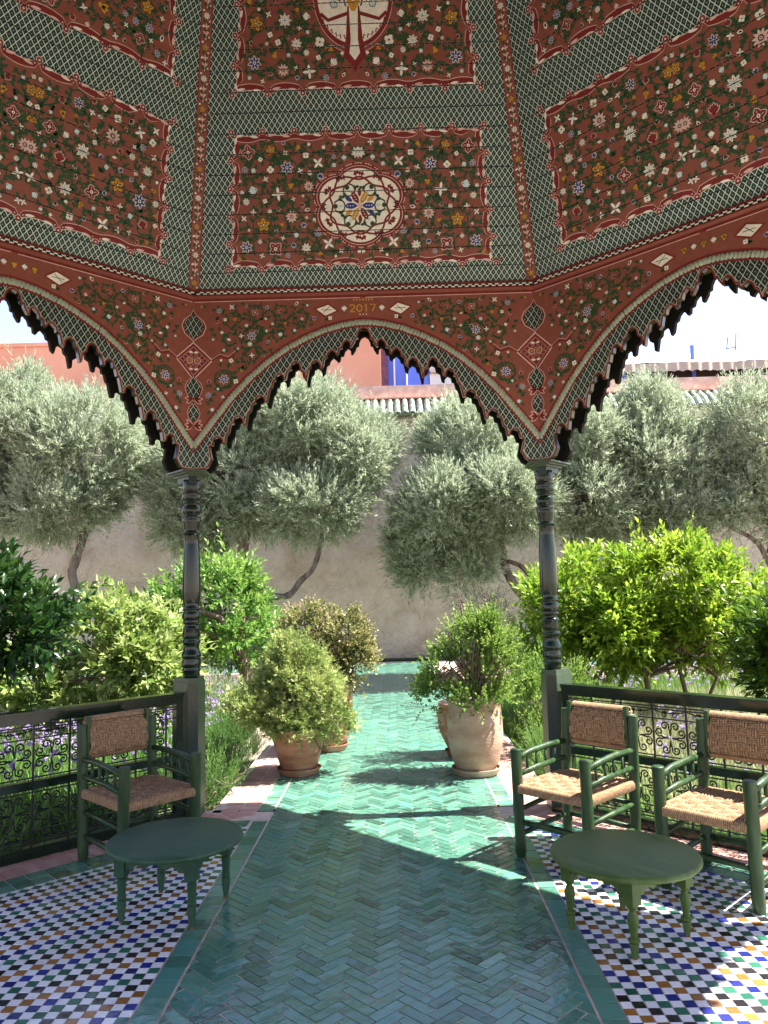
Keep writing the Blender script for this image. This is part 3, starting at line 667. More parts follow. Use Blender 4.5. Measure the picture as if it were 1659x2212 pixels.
BIG = ['gold5', 'red4', 'daisy', 'white4', 'pinkdaisy', 'bluestar']
SMALL = ['white4', 'tulipwhite', 'tulippink', 'tulipred', 'tulipblue', 'lily', 'goldbud', 'drop', 'quad', 'greenbud', 'lily', 'tulipwhite', 'white4', 'goldbud', 'bluestar', 'daisy']
def ornament(P_, inside, box, spacing, seed, h, scale=1.0, gap=1.22, density=1.0, fill=1.0, fr=1.0, big=.75, sw=1.0):
    """scrolling stems with leaves, flowers in and between the scrolls; right half, then mirrored"""
    R_ = random.Random(seed); x0, x1, y0, y1 = box; cen = []
    for _ in range(4000):
        p = (R_.uniform(x0, x1), R_.uniform(y0, y1))
        if not inside(p[0], p[1], spacing*.42): continue
        if all(math.hypot(p[0]-q_[0], p[1]-q_[1]) > spacing for q_ in cen): cen.append(p)
    placed = []
    lastend = None
    order = []; rest = cen[:]
    cur = min(rest, key=lambda p: p[0]+p[1]) if rest else None
    while rest:
        cur = min(rest, key=lambda p: math.hypot(p[0]-cur[0], p[1]-cur[1])); order.append(cur); rest.remove(cur)
    def leaves(pts, step, l):
        acc = 0; sd = 1
        for i in range(1, len(pts)):
            dx, dy = pts[i][0]-pts[i-1][0], pts[i][1]-pts[i-1][1]; d = math.hypot(dx, dy); acc += d
            if acc > step:
                acc = R_.uniform(-.3, .2)*step; sd = -sd; a = math.atan2(dy, dx)+sd*R_.uniform(.6, 1.1); ll = l*R_.uniform(.75, 1.25)
                ex, ey = pts[i][0]+ll*math.cos(a), pts[i][1]+ll*math.sin(a)
                if inside(ex, ey, .006) and inside(pts[i][0], pts[i][1], .004): P_.leaf(pts[i][0], pts[i][1], a, ll, GREEN, h+.0004)
    for ci, (cx, cy) in enumerate(order):
        rad = spacing*.45*R_.uniform(.9, 1.12); a = R_.uniform(0, 2*PI); sp = R_.choice((-1, 1)); pts = []
        for k in range(26):
            t = k/25; rr = rad*(1-.5*t); aa = a+sp*t*2*PI*.95; pts.append((cx+rr*math.cos(aa), cy+rr*math.sin(aa)))
        P_.ribbon(pts, .0088*scale*sw, GREEN, h); leaves(pts, .03*scale, .036*scale)
        ta = a+sp*2*PI*.95; tip = pts[-1]
        P_.ribbon([tip, ((tip[0]+cx)/2+.01, (tip[1]+cy)/2), (cx, cy)], .007*scale, GREEN, h)
        if ci+1 < len(order):
            nx_, ny_ = order[ci+1]
            if math.hypot(nx_-cx, ny_-cy) < spacing*2.2:
                a2 = math.atan2(ny_-cy, nx_-cx); s0 = pts[0]; m1 = (s0[0]-sp*math.sin(a)*-.06, s0[1]+sp*math.cos(a)*-.06); e_ = (nx_-math.cos(a2)*spacing*.42, ny_-math.sin(a2)*spacing*.42)
                c2 = []
                for k in range(15):
                    t = k/14; c2.append((s0[0]*(1-t)**2+2*m1[0]*t*(1-t)+e_[0]*t*t, s0[1]*(1-t)**2+2*m1[1]*t*(1-t)+e_[1]*t*t))
                P_.ribbon(c2, .0085*scale, GREEN, h); leaves(c2, .034*scale, .036*scale)
        r = R_.uniform(.034, .05)*scale*fr
        if inside(cx, cy, r*.9): P_.flower(cx, cy, r, BIG[(ci*5+seed) % len(BIG)] if R_.random() < big else R_.choice(SMALL), R_.uniform(0, 6.28), h+.0012); placed.append((cx, cy, r))
    n = 0
    for _ in range(int(5000*density)):
        p = (R_.uniform(x0, x1), R_.uniform(y0, y1)); r = R_.uniform(.017, .03)*scale
        if not inside(p[0], p[1], r*1.25): continue
        if all(math.hypot(p[0]-q_[0], p[1]-q_[1]) > (r+q_[2])*gap+.008*scale for q_ in placed):
            P_.flower(p[0], p[1], r, R_.choice(SMALL), R_.uniform(0, 6.28), h+.0012); placed.append((p[0], p[1], r))
            for _k in range(2):
                a = R_.uniform(0, 6.28); e_ = (p[0]+.05*scale*math.cos(a), p[1]+.05*scale*math.sin(a))
                if inside(e_[0], e_[1], .008): P_.leaf(p[0]+r*.5*math.cos(a), p[1]+r*.5*math.sin(a), a+.3, .04*scale, GREEN, h+.0003)
    for _ in range(int(260*fill)):          # leafy tendrils filling the gaps
        p = (R_.uniform(x0, x1), R_.uniform(y0, y1))
        if not inside(p[0], p[1], .02*scale) or any(math.hypot(p[0]-q_[0], p[1]-q_[1]) < q_[2]+.012*scale for q_ in placed): continue
        a = R_.uniform(0, 6.28); sp = R_.choice((-1, 1)); l = R_.uniform(.03, .05)*scale
        pts = [(p[0]+l*t*math.cos(a+sp*t*1.6), p[1]+l*t*math.sin(a+sp*t*1.6)) for t in [j/5 for j in range(6)]]
        P_.ribbon(pts, .006*scale, GREEN, h+.0001); P_.leaf(p[0], p[1], a+sp*1.2, .034*scale, GREEN, h+.0002); P_.leaf(pts[3][0], pts[3][1], a-sp*.5, .032*scale, GREEN, h+.0002)
        placed.append((p[0], p[1], .006*scale))
# --- painting of one arch spandrel ---------------------------------------------------
def in_span(x, z, m):
    if x < .0 or x > S2-.02-m or z > ZS-.03-m: return False
    return z > interp(ROPE_O, x)+.022+m*1.1
def knot(P_, x, z, w, hgt, h):
    P_.poly([(x-w, z), (x, z-hgt), (x+w, z), (x, z+hgt)], PINK, h); P_.poly([(x-w*.94, z), (x, z-hgt*.94), (x+w*.94, z), (x, z+hgt*.94)], DRED, h+.0004)
    for k in range(-3, 4):
        f = k/4; P_.ribbon([(x+w*.9*f, z-hgt*.9*(1-abs(f))), (x+w*.9*f*.3, z), (x+w*.9*f, z+hgt*.9*(1-abs(f)))], .004, PINK, h+.0008)
        P_.ribbon([(x-w*.9*(1-abs(f)), z+hgt*.9*f), (x, z+hgt*.3*f), (x+w*.9*(1-abs(f)), z+hgt*.9*f)], .004, PINK, h+.0009)
def span_paint(year):
    P_ = Paint(in_span)
    ornament(P_, lambda x, z, m: in_span(x, z, m) and not (x < .2 and z > 3.46) and not (x > S2-(.11 if z > 3.3 else .17 if z > 3.03 else .08)-m and z < 3.55) and math.hypot((x-.27)/1.5, z-3.515) > .05+m, (0.02, S2, 2.6, ZS), .15, 5, .0042, .82, density=1.2, gap=1.9, fill=1.0, fr=.62, big=.35, sw=1.15)
    # lozenge beside the year, rosettes near the column
    P_.inside = None
    lz = [(.19, 3.5), (.25, 3.545), (.335, 3.515), (.27, 3.465)]
    P_.poly([(x*1.0+(x-.262)*.22, z+(z-3.506)*.3) for x, z in lz], DRED, .0056); P_.poly(lz, CREAM, .006)
    P_.ribbon([(.225, 3.507), (.3, 3.508)], .004, BLACK, .0065); P_.ribbon([(.24, 3.53), (.285, 3.487)], .004, BLACK, .0065)
    for x, z, r in ((.80, 3.33, .034), (1.0, 3.02, .036)):
        for k in range(18):
            a = k*2*PI/18; P_.leaf(x+r*1.75*math.cos(a), z+r*1.75*math.sin(a), a+1.2, .024, GREEN, .0048)
        P_.ribbon([(x+r*1.75*math.cos(k*PI/12), z+r*1.75*math.sin(k*PI/12)) for k in range(25)], .006, GREEN, .0046)
        P_.flower(x, z, r, 'bluestar', .3, .006)
    # dark lattice drops and a knotted lozenge along the corner, half on each panel
    def drop(x, z, w, hh):
        pts = [(0, 1), (.25, .62), (.8, .25), (1, -.15), (.75, -.6), (.2, -.85), (0, -1)]
        ring = [(x-w*u, z+hh*v) for u, v in pts]
        P_.poly([(x-w*u*1.25, z+hh*v*1.16) for u, v in pts], PINK, .0050); P_.poly([(x-w*u*1.17, z+hh*v*1.1) for u, v in pts], DRED, .0054); P_.poly(ring, LATS, .0058)
    X = S2-.002
    drop(X, 3.42, .075, .105); drop(X, 2.97, .055, .09); drop(X, 2.79, .04, .08)
    kn = [(X, 3.29), (X-.13, 3.16), (X, 3.03)]
    P_.poly([(X, 3.30), (X-.142, 3.16), (X, 3.02)], PINK, .0050); P_.poly(kn, DRED, .0054)
    for k in range(-2, 3):                   # interlaced bands of the half lozenge
        o_ = k*.042
        for sg in (-1, 1):
            pts = [(X-t*.124, 3.16+o_+sg*(t*.124-.062)) for t in [j/12 for j in range(13)]]
            run = [p for p in pts if abs(p[1]-3.16) < .124-(X-p[0])]
            if len(run) > 1: P_.ribbon(run, .0062, PINK, .0058); P_.ribbon(run, .0036, DRED, .0062)
    P_.disc(X-.03, 3.16, .024, PINK, .0066, 12); P_.disc(X-.03, 3.16, .019, RED, .007, 12); P_.flower(X-.03, 3.16, .014, 'gold5', 0, .0074)
    for dz in (-.062, .062): P_.petal(X-.006, 3.16+dz, PI, .03, .016, CREAM, .0066)
    P_.ribbon([(X-.13, 3.16), (X-.19, 3.19), (X-.25, 3.17), (X-.3, 3.21)], .014, DRED, .0052); P_.ribbon([(X-.13, 3.165), (X-.19, 3.205), (X-.25, 3.185), (X-.3, 3.225)], .003, PINK, .0056)
    for z in (2.88, 2.69): 
        for da in (2.4, 3.1, 3.8): P_.petal(X-.01, z, da, .06, .026, PINK, .005); P_.petal(X-.01, z, da, .052, .017, DRED, .0054)
    P_.ribbon([(.02, ZS-.022), (S2-.01, ZS-.022)], .005, PINK, .005); P_.ribbon([(.0, ZS-.012), (S2-.004, ZS-.012)], .016, DRED, .0046)
    P_.mirrored()
    if year:
        segs = {'2': [(0,.8),(.12,.98),(.4,1),(.55,.8),(.5,.55),(.1,.15),(0,.02),(.58,.02)], '0': [(.3,1),(.06,.8),(0,.5),(.06,.2),(.3,0),(.54,.2),(.6,.5),(.54,.8),(.3,1)], '1': [(.12,.8),(.3,1),(.3,0)], '7': [(0,.98),(.58,.98),(.2,0)]}
        for i, ch in enumerate('2017'):
            x0 = -.094+i*.049; P_.ribbon([(x0+u*.062, 3.488+v*.052) for u, v in segs[ch]], .0095, GOLD, .0062)
        for sx in (-.135, .135): P_.flower(sx, 3.5, .03, 'tulipwhite', PI/2, .006)
        for k in range(-3, 4): P_.petal(k*.022, 3.568, PI/2, .02, .012, GOLD, .005)
        for k in range(-1, 2): P_.disc(k*.022, 3.468, .006, PINK, .005, 8)
    else:
        for k in range(-2, 3): P_.flower(k*.06, 3.51, .026, ('goldbud', 'tulipwhite')[k % 2], PI/2, .006)
    return P_
SPAINT_Y = flat_mesh('spandrel_painting', span_paint(True).L, SPM); SPAINT = flat_mesh('spandrel_painting', span_paint(False).L, SPM)
def side_frame(k):
    """matrix of the k-th side: local x along the side, y outwards, origin in the middle of its inner face"""
    return Matrix.Translation((0, CY, 0)) @ Matrix.Rotation(-k*PI/4, 4, 'Z') @ Matrix.Translation((0, APO, 0))
for k in range(8):
    F = side_frame(k)
    p_ = ob('arch_panel', PANEL, pav, F); ob('spandrel', SPAN, p_); ob('spandrel_painting', SPAINT_Y if k == 0 else SPAINT, p_, kind='stuff')
    ob('lobe_edging', EDGE, p_); ob('rope_moulding', ROPE, p_, kind='stuff')
    ob('rear_arch_panel', REAR, pav, F @ Matrix.Translation((0, .165, 0))); ob('arch_soffit', SOFFIT, pav, F)
# --- cornice above the panels: red fillets and a staggered check -----------------------
q = MB(); wi = S2
q.add([(-wi,-.0,3.6155),(wi,-.0,3.6155),(wi,-.022,3.63),(-wi,-.022,3.63)], [(0,1,2,3)], 0)
def wall_strip(z0, z1, y, mi, dy=0.0):
    x = (APO+min(0, y))*.41421; q.add([(-x,y,z0),(x,y,z0),(x,y+dy,z1),(-x,y+dy,z1)], [(0,1,2,3)], mi)
wall_strip(3.63, 3.638, -.022, 1); wall_strip(3.638, 3.662, -.024, 2); wall_strip(3.662, 3.672, -.03, 1); wall_strip(3.672, 3.69, -.036, 0, .03)
q.box((0, .1, 3.652), (2*wi, .19, .072), mi=0)
x = -wi+.03; row = 0
while x < wi-.03:
    for rw in (0, 1):
        xx = x+rw*.024; q.add([(xx,-.0255,3.640+rw*.011),(xx+.026,-.0255,3.640+rw*.011),(xx+.026,-.0255,3.649+rw*.011),(xx,-.0255,3.649+rw*.011)], [(0,1,2,3)], 3)
    x += .048
CORN = q.mesh('cornice', [M['p_red'], M['p_dred'], M['p_black'], M['p_cream']])
for k in range(8): ob('cornice', CORN, pav, side_frame(k))
# --- ceiling: steep facets of boards, lattice ground, two red panels on each ------------
ZF, HA = 3.66, 12.2
SL = math.hypot(APO, HA-ZF)                 # slant length to the (virtual) apex
PW, NP = .130, 20
def hw(v): return S2*(1-v/SL)-.004
F0 = Matrix.Rotation(-math.atan2(APO, HA-ZF), 4, 'X')      # local: x across, z up the slope, y outwards
# local +z must lean inwards (towards -y)
F0 = Matrix.Rotation(math.atan2(APO, HA-ZF), 4, 'X')
def facet_frame(k): return side_frame(k) @ Matrix.Translation((0, -.004, ZF)) @ F0
seams = [.003+PW*i for i in range(NP+1)]
plank_me = []
for i in range(NP):
    v0, v1 = seams[i]+.003, seams[i+1]-.003; bm = bmesh.new(); uv = bm.loops.layers.uv.new('UVMap')
    pts = [(-hw(v0), v0), (hw(v0), v0), (hw(v1), v1), (-hw(v1), v1)]
    fv = [bm.verts.new((p[0], 0, p[1])) for p in pts]; bv = [bm.verts.new((p[0], .022, p[1])) for p in pts]
    for idx in ((0,1,2,3),): bm.faces.new([fv[j] for j in idx])
    bm.faces.new(bv[::-1])
    for j in range(4): bm.faces.new((fv[j], bv[j], bv[(j+1) % 4], fv[(j+1) % 4]))
    bmesh.ops.recalc_face_normals(bm, faces=bm.faces)
    for f in bm.faces:
        for l in f.loops: l[uv].uv = (l.vert.co.x, l.vert.co.z)
    me = bpy.data.meshes.new('ceiling_plank'); bm.to_mesh(me); bm.free(); me.materials.append(M['lattice']); plank_me.append(me)
def scallop(x0b, x0t, v0, v1, nb, nv, amp, grow=0.0):
    """outline of a painted panel: straight sides broken by pointed bumps"""
    pts = []
    def edge(a, b, n, out):
        m = n*10
        for i in range(m):
            t = i/m; ph = (t*n) % 1; d = -amp*(.25+.75*abs(math.sin(PI*ph)))+amp*1.0*(1 if (ph < .06 or ph > .94) else 0)*.9
            if i == 0: d = amp*.2
            pts.append((a[0]+(b[0]-a[0])*t+out[0]*(d+grow), a[1]+(b[1]-a[1])*t+out[1]*(d+grow)))
    A, B, C_, D = (-x0b, v0), (x0b, v0), (x0t, v1), (-x0t, v1)
    edge(A, B, nb, (0, -1)); edge(B, C_, nv, (1, 0)); edge(C_, D, nb, (0, 1)); edge(D, A, nv, (-1, 0))
    cx, cy = 0.0, (v0+v1)/2; out = []; last = None        # keep the outline star-shaped about its centre
    for p in pts:
        a = math.atan2(p[1]-cy, p[0]-cx)
        if last is not None:
            d = (a-last+PI) % (2*PI)-PI
            if d <= .0015: continue
        out.append(p); last = a
    while out and ((math.atan2(out[0][1]-cy, out[0][0]-cx)-math.atan2(out[-1][1]-cy, out[-1][0]-cx)+PI) % (2*PI)-PI) <= .0015: out.pop()
    return out
def lobed(cx, cy, rx, ry, n, amp, ph, k=1.0, m=84):
    return [(cx+rx*k*(1-amp+amp*2*abs(math.cos(n/2*(t+ph)))**.8)*math.cos(t), cy+ry*k*(1-amp+amp*2*abs(math.cos(n/2*(t+ph)))**.8)*math.sin(t)) for t in [2*PI*i/m for i in range(m)]]
P_ = Paint()
panels = [(.955, .868, .145, 1.055, 8, 5), (.845, .70, 1.285, 2.38, 7, 6)]
for (xb, xt, v0, v1, nb, nv) in panels:
    for g, c, h in ((.004, PINK, .0006), (-.001, DRED, .0010), (-.036, PINK, .0014), (-.040, RED, .0018)):
        P_.poly(scallop(xb, xt, v0, v1, nb, nv, .03, g), c, h)
    # cream eyes along the border band, knobs at the points
    for (a, b, n, vert) in (((-xb, v0), (xb, v0), nb, 0), ((-xt, v1), (xt, v1), nb, 0), ((-xb, v0), (-xt, v1), nv, 1), ((xb, v0), (xt, v1), nv, 1)):
        for i in range(n):
            for f in (.27, .73):
                t = (i+f)/n; x, y = a[0]+(b[0]-a[0])*t, a[1]+(b[1]-a[1])*t; ins = .030
                x += (ins if x < 0 else -ins) if vert else 0; y += 0 if vert else (ins if y < (v0+v1)/2 else -ins)
                ang = PI/2 if vert else 0
                P_.petal(x-math.cos(ang)*.03, y-math.sin(ang)*.03, ang+(.14 if f < .5 else -.14), .06, .017, (CREAM, PINK)[i % 2], .0022)
        for i in range(1 if vert else 0, n if vert else n+1):
            t = i/n; x, y = a[0]+(b[0]-a[0])*t, a[1]+(b[1]-a[1])*t
            P_.disc(x, y, .021, PINK, .0024, 12); P_.disc(x, y, .017, DRED, .0028, 12); P_.disc(x, y, .007, PINK, .0032, 8)
            for sg in (-1, 1):
                dx, dy = (0, sg) if vert else (sg, 0)
                ins = (1 if x < 0 else -1, 0) if vert else (0, 1 if y < (v0+v1)/2 else -1)
                P_.disc(x+dx*.024+ins[0]*.026, y+dy*.024+ins[1]*.026, .013, DRED, .0026, 10); P_.disc(x+dx*.024+ins[0]*.026, y+dy*.024+ins[1]*.026, .005, PINK, .003, 6)
def in_panel(pn):
    xb, xt, v0, v1, _, _ = pn
    def f(x, v, m):
        if x < .0 or v < v0+.055+m or v > v1-.055-m: return False
        t = (v-v0)/(v1-v0); return x < xb+(xt-xb)*t-.055-m
    return f
in1 = in_panel(panels[0]); in2 = in_panel(panels[1])
MED = (0, .557, .30, .245); CART = (0, 1.86, .25, .3)
q1 = Paint(lambda x, v, m: in1(x, v, m) and math.hypot(x/MED[2], (v-MED[1])/MED[3]) > 1.06+m*3)
ornament(q1, q1.inside, (0, .95, .15, 1.05), .155, 3, .0026, 1.0, density=1.3, gap=1.25, fill=1.3); q1.inside = None; q1.mirrored()
q2 = Paint(lambda x, v, m: in2(x, v, m) and math.hypot(x/CART[2], (v-CART[1])/CART[3]) > 1.04+m*3 and not (x < .05+m and v < 1.62))
ornament(q2, q2.inside, (0, .85, 1.29, 2.35), .155, 11, .0026, 1.0, density=1.3, gap=1.25, fill=1.3); q2.inside = None; q2.mirrored()
# six-lobed medallion
q3 = Paint(); mx, my, rx, ry = MED
for k, c, h in ((1.07, PINK, .0026), (1.05, DRED, .003), (1.0, PINK, .0034), (.985, DRED, .0038), (.93, CREAM, .0042)): q3.poly(lobed(mx, my, rx, ry, 6, .07, PI/6, k), c, h)
for i in range(60):
    a = 2*PI*i/60; f = 1.065*(1-.07+.14*abs(math.cos(3*(a+PI/6)))**.8); q3.disc(mx+rx*f*math.cos(a), my+ry*f*math.sin(a), .010, DRED, .0028, 8)
    if i % 2: q3.disc(mx+rx*f*math.cos(a), my+ry*f*math.sin(a), .006, PINK, .0032, 6)
for ph, kk in ((0, .78), (PI/6, .70)):
    pts = [(mx+rx*kk*(1+.10*math.cos(6*(t+ph)))*math.cos(t), my+ry*kk*(1+.10*math.cos(6*(t+ph)))*math.sin(t)) for t in [2*PI*i/96 for i in range(97)]]
    q3.ribbon(pts, .013, DRED, .0048+ph*.0004)
for i in range(12):
    a = 2*PI*i/12+PI/12
    for sg in (-1, 1):
        x, y = mx+rx*.84*math.cos(a+sg*.1), my+ry*.84*math.sin(a+sg*.1); q3.leaf(x, y, a+sg*1.5, .05, (BLACK, DRED)[(i+(sg > 0)) % 2], .0046)
q3.poly([(mx+rx*.6*math.cos(t), my+ry*.6*math.sin(t)) for t in [2*PI*i/48 for i in range(48)]], CREAM, .0054)
for i in range(6):
    a = 2*PI*i/6; cx, cy = mx+rx*.44*math.cos(a), my+ry*.44*math.sin(a)
    for sg in (-1, 1):
        q3.ribbon([(cx+.05*(1-t*.5)*math.cos(a+sg*(.4+t*2.6)), cy+.05*(1-t*.5)*math.sin(a+sg*(.4+t*2.6))) for t in [j/10 for j in range(11)]], .010, GREEN, .006)
        q3.leaf(cx+.03*math.cos(a+sg*1.4), cy+.03*math.sin(a+sg*1.4), a+sg*1.8, .046, GREEN, .0062)
    q3.disc(mx+rx*.57*math.cos(a), my+ry*.57*math.sin(a), .017, GREEN, .006, 8)
    q3.petal(cx-.02*math.cos(a), cy-.02*math.sin(a), a, .04, .018, PALE, .0064)
    q3.petal(mx+.02*math.cos(a), my+.02*math.sin(a), a, .09, .042, (BLUE, GOLD, DRED)[i % 3], .0066)
    b = a+PI/6; q3.petal(mx+.06*math.cos(b), my+.06*math.sin(b), b, .06, .028, (GOLD, DRED, BLUE)[i % 3], .0064)
    for j in (1, 2, 3): q3.disc(mx+(.03+.018*j)*math.cos(a), my+(.03+.018*j)*math.sin(a), .004, CREAM, .007, 6)
for i in range(4): q3.disc(mx+.012*math.cos(i*PI/2), my+.012*math.sin(i*PI/2), .010, PINK, .0072, 8)
# pear-shaped cream cartouche of the upper panel with its stem
def pear(k, dx=0.0): return [(CART[0]+CART[2]*k*math.cos(t)*(1-.16*max(0, math.sin(t))), CART[1]+CART[3]*k*math.sin(t)*(1.0)) for t in [2*PI*i/60 for i in range(60)]]
for k, c, h in ((1.06, PINK, .0026), (1.045, DRED, .003), (.95, PINK, .0034), (.935, CREAM, .0038)): q3.poly(pear(k), c, h)
q3.poly([(-.055, 1.62), (-.075, 1.5), (-.03, 1.455), (0, 1.40), (.03, 1.455), (.075, 1.5), (.055, 1.62), (.04, 1.8), (-.04, 1.8)], DRED, .0042)
q3.poly([(-.03, 1.82), (-.024, 1.6), (-.036, 1.52), (0, 1.475), (.036, 1.52), (.024, 1.6), (.03, 1.82)], CREAM, .0046)
for sg in (-1, 1):
    q3.ribbon([(sg*.03, 1.5), (sg*.1, 1.53), (sg*.15, 1.56), (sg*.19, 1.545)], .016, DRED, .0034); q3.ribbon([(sg*.03, 1.51), (sg*.1, 1.541), (sg*.15, 1.571), (sg*.2, 1.553)], .004, PINK, .0038)
    q3.ribbon([(sg*.03, 1.76), (sg*.1, 1.74), (sg*.17, 1.72), (sg*.22, 1.76)], .022, DRED, .0044)
    for j in range(6): q3.ribbon([(sg*(.06+j*.028), 1.605+j*j*.004), (sg*(.066+j*.028), 1.63+j*j*.004), (sg*(.075+j*.028), 1.622+j*j*.004)], .008, DRED, .0044)
    q3.ribbon([(sg*.05, 1.8), (sg*.08, 1.9), (sg*.07, 2.0)], .010, BLACK, .0044)
    for j, a in enumerate((.3, 1.2, 2.4)): q3.leaf(sg*.07, 1.84+.05*j, a if sg > 0 else PI-a, .05, BLACK, .0046)
    q3.flower(sg*.17, 1.9, .032, 'tulipblue', PI/2-sg*.9, .0046); q3.flower(sg*.12, 1.83, .036, 'lily', -PI/2+sg*.5, .0046); q3.flower(sg*.09, 2.0, .04, 'tulippink', PI/2-sg*.2, .0046)
q3.petal(0, 1.77, PI/2, .22, .10, GOLD, .005); q3.petal(0, 1.83, PI/2, .12, .05, CREAM, .0054); q3.petal(0, 1.86, PI/2, .06, .025, DRED, .0058)
q1b = Paint(in1); ornament(q1b, in1, (0, .95, .15, 1.05), .16, 23, .0026, 1.0, density=1.3, gap=1.25, fill=1.3); q1b.inside = None; q1b.mirrored()
q2b = Paint(in2); ornament(q2b, in2, (0, .85, 1.29, 2.35), .16, 31, .0026, 1.0, density=1.3, gap=1.25, fill=1.3); q2b.inside = None; q2b.mirrored()
def cut_painting(allL):
    """cut the painting at the board joints so each board carries its own piece"""
    bm = bmesh.new(); big_me = flat_mesh('ceiling_painting', allL, SPM); bm.from_mesh(big_me)
    for v in seams[1:-1]:
        bmesh.ops.bisect_plane(bm, geom=list(bm.verts)+list(bm.edges)+list(bm.faces), plane_co=(0, 0, v), plane_no=(0, 0, 1))
    buck = [MB() for _ in range(NP)]; uvs = [[] for _ in range(NP)]
    for f in bm.faces:
        i = int((f.calc_center_median().z-.003)/PW)
        if not 0 <= i < NP: continue
        lo, hi = seams[i]+.003, seams[i+1]-.003
        vs = [(v.co.x, v.co.y-.0004, min(hi, max(lo, v.co.z))) for v in f.verts]
        buck[i].add(vs, [tuple(range(len(vs)))], f.material_index); uvs[i] += [(v[0], v[2]) for v in vs]
    bm.free(); bpy.data.meshes.remove(big_me); out = []
    for i in range(NP):
        if not buck[i].v: out.append(None); continue
        me = buck[i].mesh('painted_ornament', SPM); ul = me.uv_layers.new(name='UVMap'); li = np.zeros(len(me.loops), dtype=np.int32); me.loops.foreach_get('vertex_index', li)
        ul.data.foreach_set('uv', np.array(uvs[i], dtype=np.float32)[li].ravel()); out.append(me)
    return out
paint_me = cut_painting(P_.L+q1.L+q2.L+q3.L); paint_side = cut_painting(P_.L+q1b.L+q2b.L)
vm = seams[-1]
back = MB().add([(-S2-.02, .026, -.02), (S2+.02, .026, -.02), (hw(vm)+.02, .026, vm), (-hw(vm)-.02, .026, vm), (-S2-.02, .05, -.02), (S2+.02, .05, -.02), (hw(vm)+.02, .05, vm), (-hw(vm)-.02, .05, vm)], [(0,1,2,3),(7,6,5,4),(0,4,5,1),(2,6,7,3)])
BACK = back.mesh('ceiling_backing', M['p_black'])
bm = bmesh.new()
for i in range(NP):
    for m_, off in ((plank_me[i], 0), (paint_me[i], 1)):
        if m_ is None: continue
        n0 = len(bm.faces); bm.from_mesh(m_); bm.faces.ensure_lookup_table()
        if off == 0:
            for f in bm.faces[n0:]: f.material_index = LAT
FACET = bpy.data.meshes.new('ceiling_facet'); bm.to_mesh(FACET); bm.free()
for m_ in SPM: FACET.materials.append(m_)
for k in range(8):
    F = facet_frame(k); ob('ceiling_backing', BACK, pav, F)
    if k in (0, 1, 7):
        for i in range(NP):
            pl = ob('ceiling_plank', plank_me[i], pav, F)
            pm_ = (paint_me if k == 0 else paint_side)[i]
            if pm_: ob('painted_ornament', pm_, pl, kind='stuff')
    else: ob('ceiling_facet', FACET, pav, F)
zt = ZF+vm*math.cos(math.atan2(APO, HA-ZF))-.01; rt = (APO*(1-vm/SL)+.03)/math.cos(PI/8)
ob('ceiling_cap', MB().prism([(rt*math.sin(PI/8+k*PI/4), CY+rt*math.cos(PI/8+k*PI/4)) for k in range(8)], zt, zt+.04).mesh('ceiling_cap', M['p_red']), pav)
# --- ribs between the facets -------------------------------------------------------------
def rib_mesh():
    L_ = []; n = int(SL/.04); top = vm*1.085
    L_.append(([(-.036, 0), (.036, 0), (.036, top), (-.036, top)], RED, .012))
    for sg in (-1, 1):
        L_.append(([(sg*.036, 0), (sg*.060, 0), (sg*.060, top), (sg*.036, top)], BLACK, .006)); L_.append(([(sg*.034, 0), (sg*.038, 0), (sg*.038, top), (sg*.034, top)], DRED, .0126))
        v = .0
        while v < top-.03:
            for rw in (0, 1):
                L_.append(([(sg*(.0375+rw*.0105), v+rw*.022), (sg*(.0465+rw*.0105), v+rw*.022), (sg*(.0465+rw*.0105), v+.021+rw*.022), (sg*(.0375+rw*.0105), v+.021+rw*.022)], CREAM, .0066))
            v += .046
    R_ = Paint(); v = .07; k = 0
    while v < top-.1:
        if k % 2 == 0: R_.flower(0, v, .023, ('gold5', 'daisy')[(k//2) % 2], .3, .0128)
        else:
            R_.ribbon([(0, v-.05), (.006, v), (0, v+.05)], .006, PINK, .0128)
            for j in range(4):
                for sg in (-1, 1): R_.petal(0, v-.035+j*.02, PI/2-sg*.9, .026, .010, PINK if j % 2 else GREEN, .013)
        R_.leaf(.018, v+.04, 2.2, .026, GREEN, .0126); R_.leaf(-.018, v-.04, .9, .026, GREEN, .0126); R_.disc(.02, v-.03, .007, PINK, .013, 6); R_.disc(-.02, v+.03, .007, CREAM, .013, 6)
        v += .095; k += 1
    me = flat_mesh('rib_painting', L_+R_.L, SPM); return me, top
RIBP, rtop = rib_mesh()
RIB = MB().box((0, .02, rtop/2), (.12, .05, rtop)).mesh('ceiling_rib', M['p_dred'])
for k in range(8):
    a = PI/8+k*PI/4; R0 = APO/math.cos(PI/8)-.012; lean = math.atan2(APO/math.cos(PI/8), HA-ZF)
    F = Matrix.Translation((0, CY, 0)) @ Matrix.Rotation(-a, 4, 'Z') @ Matrix.Translation((0, R0, ZF)) @ Matrix.Rotation(lean, 4, 'X')
    rb = ob('ceiling_rib', RIB, pav, F @ Matrix.Translation((0, 0, 0))); ob('rib_painting', RIBP, rb, kind='stuff')
